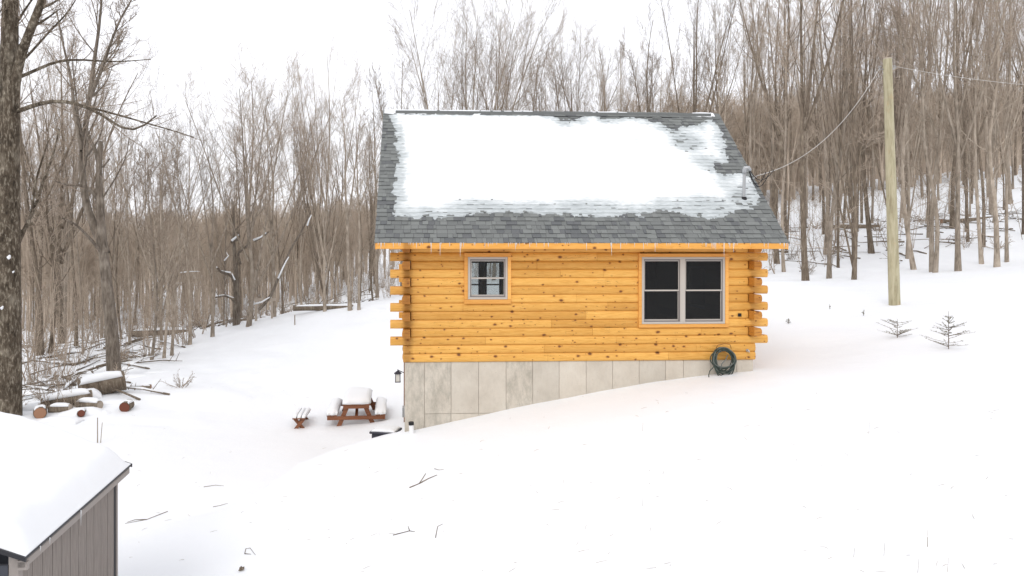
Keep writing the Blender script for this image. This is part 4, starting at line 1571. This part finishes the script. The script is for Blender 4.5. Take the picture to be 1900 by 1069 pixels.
# --- individual trees read from the photograph: (foot px, foot py, top py, kind, girth, label)
WG = 'bare trees standing in the winter wood'
named = [
    (460, 606, 150, ('fan', 0), .9, 'widest bare tree left of the cabin, round crown against the sky'),
    (394, 625, 250, ('tall', 1), 1.0, 'leaning slim tree at the snow crest left of the pale cross beam'),
    (352, 640, 240, ('tall', 0), .9, 'straight pale tree at the wood edge above the lone round log end'),
    (318, 660, 260, ('slim', 0), 1.3, 'thin straight tree left of the snow crest, second from its foot'),
    (303, 665, 280, ('slim', 1), 1.3, 'thin tree standing lowest on the snow crest at the left'),
    (280, 668, 270, ('slim', 2), 1.3, 'thin straight tree just right of the broken-topped tree'),
    (603, 578, 96, ('vase', 2), .62, 'tall pale-stemmed tree with the highest crown left of the roof'),
    (650, 576, 185, ('tall', 2), 1.1, 'stout straight tree right of the highest crown left of the roof'),
    (666, 575, 185, ('tall', 3), .8, 'slimmer tree nearest the roof edge on the snow crest'),
    (590, 565, 200, ('vase', 2), .8, 'dark-stemmed tree leaning behind the tall pale-stemmed tree'),
    (508, 588, 200, ('tall', 1), 1.1, 'tree carrying the right end of the pale cross beam'),
    (74, 660, 60, ('tall', 2), 1.2, 'dark rough-barked tree just right of the huge trunk'),
    (92, 655, 200, ('slim', 1), 1.6, 'thin twin stem beside the dark rough-barked tree near the huge trunk'),
    (1495, 521, -150, ('tall', 0), 1.15, 'dark mottled tree standing alone at the clearing edge right of the roof'),
    (1584, 519, -90, ('vase', 1), .65, 'twin-stemmed pale tree between dark mottled tree and utility pole'),
    (1538, 517, -60, ('slim', 0), 1.4, 'thin leaning stem just left of the twin-stemmed pale tree'),
    (1730, 505, -120, ('tall', 2), .9, 'first straight tree right of the utility pole'),
    (1698, 500, -100, ('slim', 2), 1.5, 'pale straight stem nearest the utility pole on its right'),
    (1734, 506, -80, ('slim', 0), 1.3, 'slim stem crowding the first straight tree right of the pole'),
    (1778, 503, -150, ('tall', 1), 1.0, 'pale smooth tree standing forward of the wood right of the pole'),
    (1822, 490, -100, ('tall', 3), .8, 'tree leaning left at the wood edge near the right border'),
    (1850, 495, -100, ('slim', 1), 1.6, 'bent pale stem at the wood edge near the right border'),
    (1868, 487, -160, ('vase', 0), .6, 'forked pale tree closest to the right border of the clearing'),
    (1618, 470, -60, ('tall', 3), 1.3, 'stout dark tree behind the utility pole to its left'),
]
named += [
    (300, 640, 232, ('fan', 1), .7, 'airy fan-crowned tree between broken-topped tree and the snow crest'),
    (560, 572, 190, ('fan', 0), .6, 'narrow fan-crowned tree right of the widest bare tree'),
    (240, 640, 245, ('vase', 0), .5, 'small airy tree close right of the broken-topped tree'),
    (1455, 505, -40, ('slim', 1), 1.2, 'slim stem nearest the right roof edge at the clearing'),
    (1650, 470, -60, ('vase', 2), .6, 'dark forked tree partly hidden by the utility pole')]
taken = []
for px, py, ty, key, gth, lab in named:
    p = pick(px, py)
    H = min(max(CAMZ - (ty - PY) / FPX * p.y - p.z, 5), 21)
    tree(key, p.x, p.y, H, lab, girth=gth * (.85 if px > 1400 else .9) * (min(1.25, 16 / H) if H < 20 else 1))
    taken.append((p.x, p.y))
# crowns that rise behind the roof
for px, d, ty, key, gth, lab in (
        (865, 47, 35, ('fan', 1), .95, 'large vase-shaped tree rising behind the roof ridge, tallest over the roof\'s left half'),
        (915, 49, 50, ('fan', 0), .7, 'many-stemmed tree touching the right side of the large vase-shaped tree'),
        (820, 50, 125, ('vase', 0), .9, 'spreading tree on the left flank of the large vase-shaped tree'),
        (745, 52, 115, ('tall', 0), 1.0, 'solitary slender crown just left of the ridge end'),
        (985, 52, 100, ('tall', 1), 1.2, 'narrow twin-topped crown behind the middle of the ridge'),
        (1010, 50, 100, ('vase', 0), .6, 'upright crown right beside the narrow twin-topped crown'),
        (1065, 52, 100, ('fan', 2), .8, 'round dense crown behind the bare patch of the ridge'),
        (1100, 54, 90, ('tall', 2), 1.3, 'slender crown just right of the round dense crown'),
        (1150, 46, 75, ('vase', 1), .8, 'bushy crown behind the right third of the ridge'),
        (1195, 44, 40, ('tall', 3), 1.1, 'tall brown crown behind the ridge, left of the dark forked tree'),
        (1285, 40, -60, ('vase', 0), .8, 'dark forked tree rising behind the right end of the ridge'),
        (700, 55, 165, ('tall', 3), 1.1, 'pale thin crown hugging the left roof edge')):
    x = (px - PX) / FPX * d
    z = gz(x, d)
    H = CAMZ - (ty - PY) / FPX * d - z
    tree(key, x, d, min(H, 25), lab, girth=gth * .9, z=z)
    taken.append((x, d))

# --- the rest of the wood
treeline = [(-60, 26), (60, 27), (150, 29), (260, 31), (350, 33), (450, 39), (560, 44), (700, 46), (900, 54), (1100, 50), (1250, 41), (1400, 33), (1500, 33), (1620, 35), (1760, 35), (1960, 35)]
skyline = [(-60, -120), (90, 20), (170, 60), (235, 190), (300, 235), (370, 215), (420, 190), (520, 215), (600, 200), (700, 215), (760, 205), (850, 195), (950, 190), (1050, 150), (1120, 130), (1200, 70), (1300, -30), (1400, -130), (1960, -220)]
zones = [(-99, 240, 'bare tree in the hollow wood behind the log pile'), (240, 480, 'bare tree in the wood beyond the snow crest'),
         (480, 760, 'bare tree in the wood close left of the roof'), (760, 1130, 'bare tree whose crown shows behind the roof ridge'),
         (1130, 1440, 'bare tree in the wood behind the right roof end'), (1440, 1660, 'bare tree on the slope between roof and pole'),
         (1660, 1999, 'bare tree on the slope right of the pole')]
fskx = [-80, 200, 480, 700, 800, 1200, 1400, 1980]
fsky = [395, 415, 405, 380, 330, 200, 175, 150]
tlx, tly = zip(*treeline)
skx, sky_ = zip(*skyline)
fr_ = random.Random(21)
count = 0
tries = 0
far_pts = []
while tries < 60000 and count < 222:
    tries += 1
    px = fr_.uniform(-40, 1940)
    d0 = float(np.interp(px, tlx, tly))
    d = d0 + ((88 if px < 800 else 80) - d0) * (fr_.random() ** 1.35)
    if 700 < px < 1320 and fr_.random() < .72:
        continue
    if px < 700 and fr_.random() < (.72 if px < 480 else .5):
        continue
    if px > 1400 and fr_.random() < .1:
        continue
    x = (px - PX) / FPX * d
    sep = 1.7 + (d - 30) * .03
    if any(abs(x - a) < sep and abs(d - b) < sep for a, b in taken):
        continue
    z = gz(x, d)
    ty = float(np.interp(px, skx, sky_)) + fr_.uniform(0, 80) + (fr_.uniform(20, 160) if fr_.random() < .5 and 700 < px < 1300 else 0) + (fr_.uniform(60, 210) if fr_.random() < .75 and px < 700 else 0) + (fr_.uniform(100, 330) if fr_.random() < .42 and px > 1300 else 0)
    H = CAMZ - (ty - PY) / FPX * d - z
    if H < 5.5:
        continue
    H = min(H, fr_.uniform(17, 22))
    q = fr_.random()
    kind = 'tall' if q < .52 else ('slim' if q < .74 else ('vase' if q < .93 else 'broad'))
    if kind == 'broad' and px > 760:
        kind = 'tall'
    if kind == 'slim':
        H = min(H, 15)
    var = fr_.randrange({'tall': 4, 'vase': 3, 'broad': 2, 'slim': 3}[kind])
    lab = next(l for a, b, l in zones if a <= px < b)
    lab = lab.replace('bare tree', {'tall': 'tall straight bare tree', 'slim': 'pole-thin bare tree', 'vase': 'bare tree with forking trunk', 'broad': 'wide-crowned bare tree'}[kind])
    lab = lab.replace(' in the ', ' fronting the ' if d - d0 < 12 else ' deep in the ').replace(' on the ', ' low on the ' if d - d0 < 12 else ' high on the ')
    tree((kind, var), x, d, H, lab, group=WG, girth=fr_.uniform(.5, 1.0) * (1.35 if kind == 'slim' else .8 if kind == 'vase' else 1.0) * max(1, 13 / H) ** .5, z=z)
    taken.append((x, d))
    count += 1


ORD = ['leftmost', 'second from left', 'third from left', 'fourth from left', 'fifth from left', 'sixth from left', 'seventh from left', 'eighth from left']
bylab = {}
for o in COL.objects:
    if o.get('group') == WG:
        bylab.setdefault(o['label'], []).append(o)
for lab, os_ in bylab.items():
    if 1 < len(os_) <= 8:
        os_.sort(key=lambda o: o.location.x / o.location.y)
        for k, o in enumerate(os_):
            o['label'] = ORD[k] + ' ' + lab.replace('bare tree', 'tree')


# --- far wood: one mass of small trees, instanced on points
def gn_scatter(name, pts, scl, idx, rot, coll, label, matname=None):
    m = bpy.data.meshes.new(name)
    m.from_pydata([tuple(p) for p in pts], [], [])
    for an, typ, vals in (('scl', 'FLOAT_VECTOR', np.array(scl, float).ravel()), ('rotv', 'FLOAT_VECTOR', np.array(rot, float).ravel())):
        a = m.attributes.new(an, typ, 'POINT')
        a.data.foreach_set('vector', vals)
    a = m.attributes.new('idx', 'INT', 'POINT')
    a.data.foreach_set('value', np.array(idx, np.int32))
    o = link(name, m, kind='stuff', label=label)
    ng = bpy.data.node_groups.new(name, 'GeometryNodeTree')
    ng.interface.new_socket('Geometry', in_out='INPUT', socket_type='NodeSocketGeometry')
    ng.interface.new_socket('Geometry', in_out='OUTPUT', socket_type='NodeSocketGeometry')
    gi, go = ng.nodes.new('NodeGroupInput'), ng.nodes.new('NodeGroupOutput')
    ip = ng.nodes.new('GeometryNodeInstanceOnPoints')
    ci = ng.nodes.new('GeometryNodeCollectionInfo')
    ci.inputs['Collection'].default_value = coll
    ci.inputs['Separate Children'].default_value = True
    ci.inputs['Reset Children'].default_value = True
    ip.inputs['Pick Instance'].default_value = True

    def attr(n_, t_):
        q = ng.nodes.new('GeometryNodeInputNamedAttribute')
        q.data_type = t_
        q.inputs['Name'].default_value = n_
        return q.outputs['Attribute']
    ng.links.new(gi.outputs[0], ip.inputs['Points'])
    ng.links.new(ci.outputs[0], ip.inputs['Instance'])
    ng.links.new(attr('idx', 'INT'), ip.inputs['Instance Index'])
    ng.links.new(attr('rotv', 'FLOAT_VECTOR'), ip.inputs['Rotation'])
    ng.links.new(attr('scl', 'FLOAT_VECTOR'), ip.inputs['Scale'])
    ng.links.new(ip.outputs[0], go.inputs[0])
    md = o.modifiers.new('scatter', 'NODES')
    md.node_group = ng
    return o


def proto_collection(name, meshes):
    c = bpy.data.collections.new(name)
    for k, m in enumerate(meshes):
        c.objects.link(bpy.data.objects.new('%s_%02d' % (name, k), m))
    return c


def joined_tree(seed, H, r0, crown, spread, fork, dens=1.0):
    g = np.random.default_rng(seed)
    pts = [(0, 0, -.5), (0, 0, 0)] + [(g.normal() * .014 * H, g.normal() * .014 * H, H * q) for q in (.25, .5, .75, 1)]
    stems = [(pts, r0, .015)]
    for k in range(fork):
        a = g.uniform(0, 6.28)
        h0, o = H * g.uniform(.1, .4), g.uniform(.08, .16) * H
        stems.append(([(0, 0, h0), (math.cos(a) * o * .5, math.sin(a) * o * .5, h0 + (H - h0) * .4), (math.cos(a) * o, math.sin(a) * o, H * .95)], r0 * .6, .012))
    SP = np.stack([stem_path(g, s[0], 9) for s in stems])
    SR = np.stack([s[1] + (s[2] - s[1]) * np.linspace(0, 1, 9) for s in stems])
    A, RA = spawn(g, SP, SR, int(16 * dens), crown, .97, 40, .34 * spread, 5, .18, .07, .5, .02, .3, .6)
    B1, RB = spawn(g, A, RA, 7, .12, .97, 36, .46, 3, .15, .1, .6, .018, .5, .4)
    C1, RC = spawn(g, B1, RB, 5, .12, .97, 36, .5, 2, .1, .1, .6, .014, .6, .4)
    return tubes([(SP, SR, 6), (A, RA, 3), (B1, RB, 3), (C1, RC, 3)], 'far_tree', TWIG_LIGHTENED)


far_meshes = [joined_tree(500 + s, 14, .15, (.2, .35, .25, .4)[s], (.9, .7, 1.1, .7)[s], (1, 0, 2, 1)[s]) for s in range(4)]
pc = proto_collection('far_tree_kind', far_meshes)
pts, scl, idx, rot = [], [], [], []
gf = np.random.default_rng(77)
for tries in range(14000):
    px = gf.uniform(-80, 1980)
    d = (62 if px < 800 else 78) + 190 * gf.random() ** 1.3
    if 700 < px < 1200 and gf.random() < .4:
        continue
    x = (px - PX) / FPX * d
    if len(pts) > 2300:
        break
    pts.append((x, d))
    idx.append(gf.integers(0, 4))
P_ = np.array(pts)
Z_ = ground(P_[:, 0], P_[:, 1])
keepp, scl, rot, ix = [], [], [], []
for (x, d), z, i in zip(pts, Z_, idx):
    px = PX + x / d * FPX
    ty = float(np.interp(px, fskx, fsky)) + gf.uniform(-25, 50)
    H = CAMZ - (ty - PY) / FPX * d - z
    if H < 2.5:
        continue
    H = min(H, gf.uniform(11, 17))
    s = H / 14
    keepp.append((x, d, z - .1))
    scl.append((s * 1.1, s * 1.1, s))
    rot.append((0, 0, gf.uniform(0, 6.28)))
    ix.append(i)
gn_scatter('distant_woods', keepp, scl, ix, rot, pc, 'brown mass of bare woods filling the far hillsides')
# woods behind the camera, seen only as a dark reflection in the panes
bp_, bs, br_, bi = [], [], [], []
for k in range(240):
    x, y = gf.uniform(-60, 75), gf.uniform(-75, -16)
    bp_.append((x, y, gz(x, y) - .1))
    s = gf.uniform(.9, 1.4)
    bs.append((s, s, s)); br_.append((0, 0, gf.uniform(0, 6))); bi.append(gf.integers(0, 4))
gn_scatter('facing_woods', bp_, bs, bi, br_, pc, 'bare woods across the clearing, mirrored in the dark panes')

# thin saplings and brush between the trunks
def brush_mesh(seed, H, stems, spread):
    g = np.random.default_rng(seed)
    B = stems
    P = np.zeros((B, 5, 3))
    P[:, 0, :2] = g.normal(size=(B, 2)) * .08
    P[:, 0, 2] = -.1
    d = unit_(np.concatenate([g.normal(size=(B, 2)) * spread, np.ones((B, 1))], 1))
    L = H * g.uniform(.5, 1, (B, 1))
    for s in range(4):
        P[:, s + 1] = P[:, s] + d * L / 4
        d = unit_(d + g.normal(size=(B, 3)) * .08 + [0, 0, .05])
    Rr = np.linspace(.014, .006, 5)[None] * g.uniform(.7, 1.5, (B, 1))
    A, RA = spawn(g, P, Rr, 7, .15, .97, 38, .32, 3, .08, .1, .6, .006, .5)
    B2, RB = spawn(g, A, RA, 3, .2, .97, 38, .5, 2, .08, .1, .7, .005, .7)
    return tubes([(P, Rr, 4), (A, RA, 3), (B2, RB, 3)], 'brush', TWIG)


bc = proto_collection('brush_kind', [brush_mesh(600, 1.6, 7, .35), brush_mesh(601, 4.5, 2, .08), brush_mesh(602, 1.0, 9, .6), brush_mesh(603, 3.2, 3, .2), brush_mesh(604, 5.5, 1, .05)])
pts, scl, rot, ix = [], [], [], []
for k in range(900):
    px = gf.uniform(-40, 1940)
    if px > 1380 and gf.random() < .55:
        continue
    d0 = float(np.interp(px, tlx, tly)) - (.5 if px > 350 else 3)
    d = d0 + 45 * gf.random() ** 1.6
    x = (px - PX) / FPX * d
    pts.append((x, d)); ix.append(int(gf.choice(5, p=[.1, .3, .12, .22, .26])))
    s = gf.uniform(.7, 1.3)
    scl.append((s, s, s)); rot.append((gf.normal() * .06, gf.normal() * .06, gf.uniform(0, 6.28)))
for x, y in [(-13 + gf.normal() * 1.6, 21 + gf.normal() * 1.5) for _ in range(26)]:
    pts.append((x, y)); ix.append(int(gf.choice([0, 2]))); scl.append((.7, .7, .7)); rot.append((0, 0, gf.uniform(0, 6)))
P_ = np.array(pts)
Z_ = ground(P_[:, 0], P_[:, 1])
gn_scatter('undergrowth', [(x, y, z) for (x, y), z in zip(pts, Z_)], scl, ix, rot, bc, 'thin bare saplings and brush between the trunks')

# fallen branches and sticks on the wood floor, snow on some of them
deb, dsn = MB(), MB()
dr = random.Random(31)
for k in range(330):
    px = dr.uniform(20, 700) if dr.random() < .6 else dr.uniform(1430, 1900)
    d0 = float(np.interp(px, tlx, tly))
    d = d0 - 4 + dr.random() ** 1.5 * 26 if px < 330 else d0 + dr.random() * 22
    if px < 330:
        d = 20.5 + dr.random() ** 1.3 * 22
    x = (px - PX) / FPX * d
    if px < 330 and x > -9.3 - (d - 20) * .30:
        continue
    L = dr.uniform(.5, 2.6)
    a = dr.uniform(0, 3.14)
    r = dr.uniform(.015, .05)
    tz = dr.uniform(.02, .28)
    e = Vector((math.cos(a) * L / 2, math.sin(a) * L / 2, 0))
    c = Vector((x, d, 0))
    A_, B_ = c - e, c + e
    A_.z = gz(A_.x, A_.y) + .02
    B_.z = gz(B_.x, B_.y) + tz
    M_ = (A_ + B_) / 2 + Vector((dr.uniform(-.1, .1), dr.uniform(-.1, .1), dr.uniform(0, .08)))
    deb.tube([A_, M_, B_], [r, r * .85, r * .4], 5)
    for q in range(dr.randrange(4)):
        s0 = A_.lerp(B_, dr.uniform(.3, .9))
        deb.tube([s0, s0 + Vector((dr.uniform(-.5, .5), dr.uniform(-.5, .5), dr.uniform(.05, .4)))], [r * .5, .005], 4)
    if dr.random() < .6:
        o = Vector((0, 0, r * .8))
        dsn.tube([A_.lerp(B_, .1) + o, M_ + o, A_.lerp(B_, .9) + o], [r * .9, r * 1.05, r * .5], 5)
deb.build('brushwood_litter', BARK_DARK, kind='stuff', label='fallen branches strewn over the snowy wood floor')
dsn.build('branch_snow', SNOWCAP, smooth=True, kind='stuff', label='snow lying along fallen branches')


# --- hand-shaped trees at the left
def W(px, py, d):
    return np.array(at(px, py, d))


def custom_tree(base, stems_px, seed, label, bark, d, limb=(0, 0), k1=5, t0=.3, up=.08, snow=None, girth=1.0, extra_twigs=1.0, name='bare_tree', length=.3, stub=(), limbs=()):
    """stems_px: list of (pixel polyline with radius px at both ends, depth offset at the end)"""
    g = np.random.default_rng(seed)
    o = np.array(base)
    SP, SR = [], []
    for pts, ra, rb, dz in stems_px:
        n = len(pts)
        P = [W(x, y, d + dz * i / (n - 1)) - o for i, (x, y) in enumerate(pts)]
        SP.append(stem_path(g, P, 13))
        SR.append(np.linspace(ra, rb, 13) * d / FPX)
    SP, SR = np.stack(SP), np.stack(SR)
    keep = [i for i in range(len(SP)) if i not in stub and i not in limbs]
    lk = [i for i in range(len(SP)) if i in limbs] or keep[:1]
    root = link(name, None, loc=base, label=label, cat='tree')
    A, RA = spawn(g, SP[keep], SR[keep], k1, t0, .97, 40, length, 7, up, .05, .45, .014, .25, .45, rmax=.045)
    link('trunk', tubes([(SP, SR, 12), (A, RA, 5)], 'trunk', bark), root)
    B1, RB = spawn(g, np.concatenate([A]), RA, int(7 * extra_twigs), .05, .97, 34, .5, 6, up * .7, .06, .5, .008, .4, .35)
    B0, RB0 = spawn(g, SP[keep], SR[keep], int(7 * extra_twigs), t0 * .6, .97, 50, .16, 6, up, .07, .2, .007, .4, .4, rmax=.018)
    B9, RB9 = spawn(g, SP[lk], SR[lk], 9, .15, 1.0, 38, .3, 6, up * .5, .07, .5, .006, .4, .55, rmax=.014)
    C9, RC9 = spawn(g, B9, RB9, 4, .15, .95, 34, .5, 4, up * .3, .08, .6, .0045, .5, .4)
    C1, RC = spawn(g, np.concatenate([B1, B0]), np.concatenate([RB, RB0]), 5, .12, .97, 32, .55, 4, up * .5, .07, .6, .006, .5, .3)
    D1, RD = spawn(g, C1, RC, 2, .1, 1, 32, .75, 3, up * .3, .08, .65, .0045, .7, .3)
    link('crown', tubes([(B1, RB, 4), (B0, RB0, 4), (B9, RB9, 4), (C9, RC9, 3), (C1, RC, 3), (D1, RD, 3)], 'crown', TWIG), root)
    return root


d1 = 18.8
b1 = Vector(at(12, 765, d1)); b1.z = gz(b1.x, b1.y) - .1
custom_tree(b1, [
    ([(12, 775), (13, 600), (15, 400), (17, 250), (18, 150), (16, 60), (22, -60), (20, -260)], 25.5, 9, 0),
    ([(24, 190), (34, 110), (55, 60), (75, 10), (100, -60), (130, -160)], 9, 4, -1),
    ([(6, 180), (-4, 110), (-20, 20), (-40, -80)], 9, 4, 1),
    ([(34, 206), (70, 192), (100, 186), (130, 187), (165, 200), (200, 216), (232, 250), (262, 245), (290, 215)], 4.2, 1.2, -2.5),
    ([(160, 198), (215, 212), (270, 228), (330, 245), (360, 255)], 2.2, .8, -.5),
    ([(34, 144), (70, 130), (100, 112), (150, 110), (210, 116), (280, 110)], 3.2, .8, 1.5),
    ([(34, 120), (60, 95), (90, 60), (130, 20), (150, -20)], 2.5, .9, 1.5),
    ([(28, 465), (52, 410), (70, 378), (80, 330), (95, 305), (110, 240)], 4, 1.5, 3),
    ([(14, 420), (40, 440), (48, 430), (60, 400), (64, 340), (90, 260)], 3.4, 1.2, 1.5)],
    11, 'huge rough-barked tree at the left border with a long arching limb', BARK_OLD, d1, k1=6, t0=.4, length=.22, limbs=(3, 4, 5, 6, 7, 8), extra_twigs=.8)
# lichen and snow tufts on the huge trunk
sp2 = MB()
for px, py, r in ((16, 478, .05), (3, 572, .04), (24, 505, .025)):
    p = at(px, py, d1 - .42)
    sp2.tube([p - Vector((0, 0, r)), p, p + Vector((0, .05, r * 1.2))], [r * .3, r, r * .5], 8)
sp2.build('trunk_snow', SNOWCAP, smooth=True, kind='stuff', label='snow tufts caught on the huge trunk')

d2 = 24.3
b2 = Vector(at(212, 692, d2)); b2.z = gz(b2.x, b2.y) - .05
custom_tree(b2, [
    ([(212, 700), (207, 600), (197, 520), (190, 450), (186, 400), (183, 330), (182, 290), (187, 262)], 13, 4, 0),
    ([(197, 470), (175, 430), (163, 400), (152, 360), (150, 310), (150, 265), (162, 225), (168, 180), (170, 120), (186, 60), (190, -30)], 8, 1.5, .5),
    ([(152, 280), (144, 240), (136, 200), (134, 150), (118, 90), (105, 20)], 4.0, 1.2, 1.5),
    ([(168, 180), (185, 140), (205, 80), (225, 30), (250, -10)], 3.4, 1, -1),
    ([(182, 300), (176, 275), (168, 262), (163, 245)], 3.5, 2.5, .4),
    ([(190, 470), (165, 440), (140, 415), (116, 405)], 3.4, 1.2, -1.5),
    ([(184, 372), (168, 352), (150, 342), (130, 345), (100, 335)], 4.2, 1.4, -1),
    ([(192, 365), (215, 330), (235, 290), (240, 255)], 1.6, .7, -1),
    ([(191, 310), (197, 303), (203, 295)], 2.0, 1.4, -.2)],
    13, 'broken-topped grey tree leaning over the log pile, second trunk beside it', BARK_MID, d2, k1=13, t0=.25, length=.34, stub=(0, 4, 8), limbs=(5, 6, 7), up=.1)

# dead snow-laden tree left of the cross beam
d3 = 37.0
b3 = Vector(at(440, 610, d3)); b3.z = gz(b3.x, b3.y) - .3
r3 = custom_tree(b3, [
    ([(438, 612), (440, 560), (438, 500), (432, 440), (436, 400), (430, 370)], 7, 1.0, 0),
    ([(438, 560), (434, 520), (428, 508), (406, 506), (404, 498)], 3, 2, -1),
    ([(446, 490), (440, 470), (452, 462), (462, 450)], 2.5, 1.5, -1),
    ([(430, 450), (444, 440), (440, 432)], 3, 2, -.5),
    ([(480, 575), (500, 560), (520, 505), (532, 480), (540, 455), (556, 438), (572, 405), (578, 390)], 3, 1.0, 1.0),
    ([(444, 580), (430, 553), (415, 549), (400, 552)], 1.8, 1.2, -1),
    ([(472, 448), (492, 436), (498, 430)], 2.2, 1.5, 0)],
    17, 'gnarled dead tree with snow-laden crooked limbs left of the cross beam', BARK_MID, d3, k1=2, t0=.6, length=.3)
s3 = MB()
for pl, ra in ((((428, 507), (416, 505), (404, 502), (402, 496)), 2.0), (((436, 521), (430, 508)), 2.0), (((470, 447), (484, 441), (494, 433)), 2.4), (((516, 518), (524, 500), (531, 486), (536, 478)), 2.4),
               (((570, 420), (574, 408), (578, 400)), 2.2), (((400, 551), (418, 548), (434, 554)), 1.6), (((460, 568), (485, 562), (500, 553)), 2.4), (((430, 448), (443, 437)), 2.8), (((416, 485), (424, 476), (420, 470)), 1.6), (((335, 507), (355, 505), (371, 505)), 1.3)):
    w3 = [at(x, y - 1.4, d3 - .6) for x, y in pl]
    s3.tube(w3, [ra * .75 * d3 / FPX * q_ for q_ in np.linspace(1.1, .5, len(w3))], 6)
s3.build('limb_snow', SNOWCAP, smooth=True, kind='stuff', label='snow lying along the crooked limbs of the dead tree')
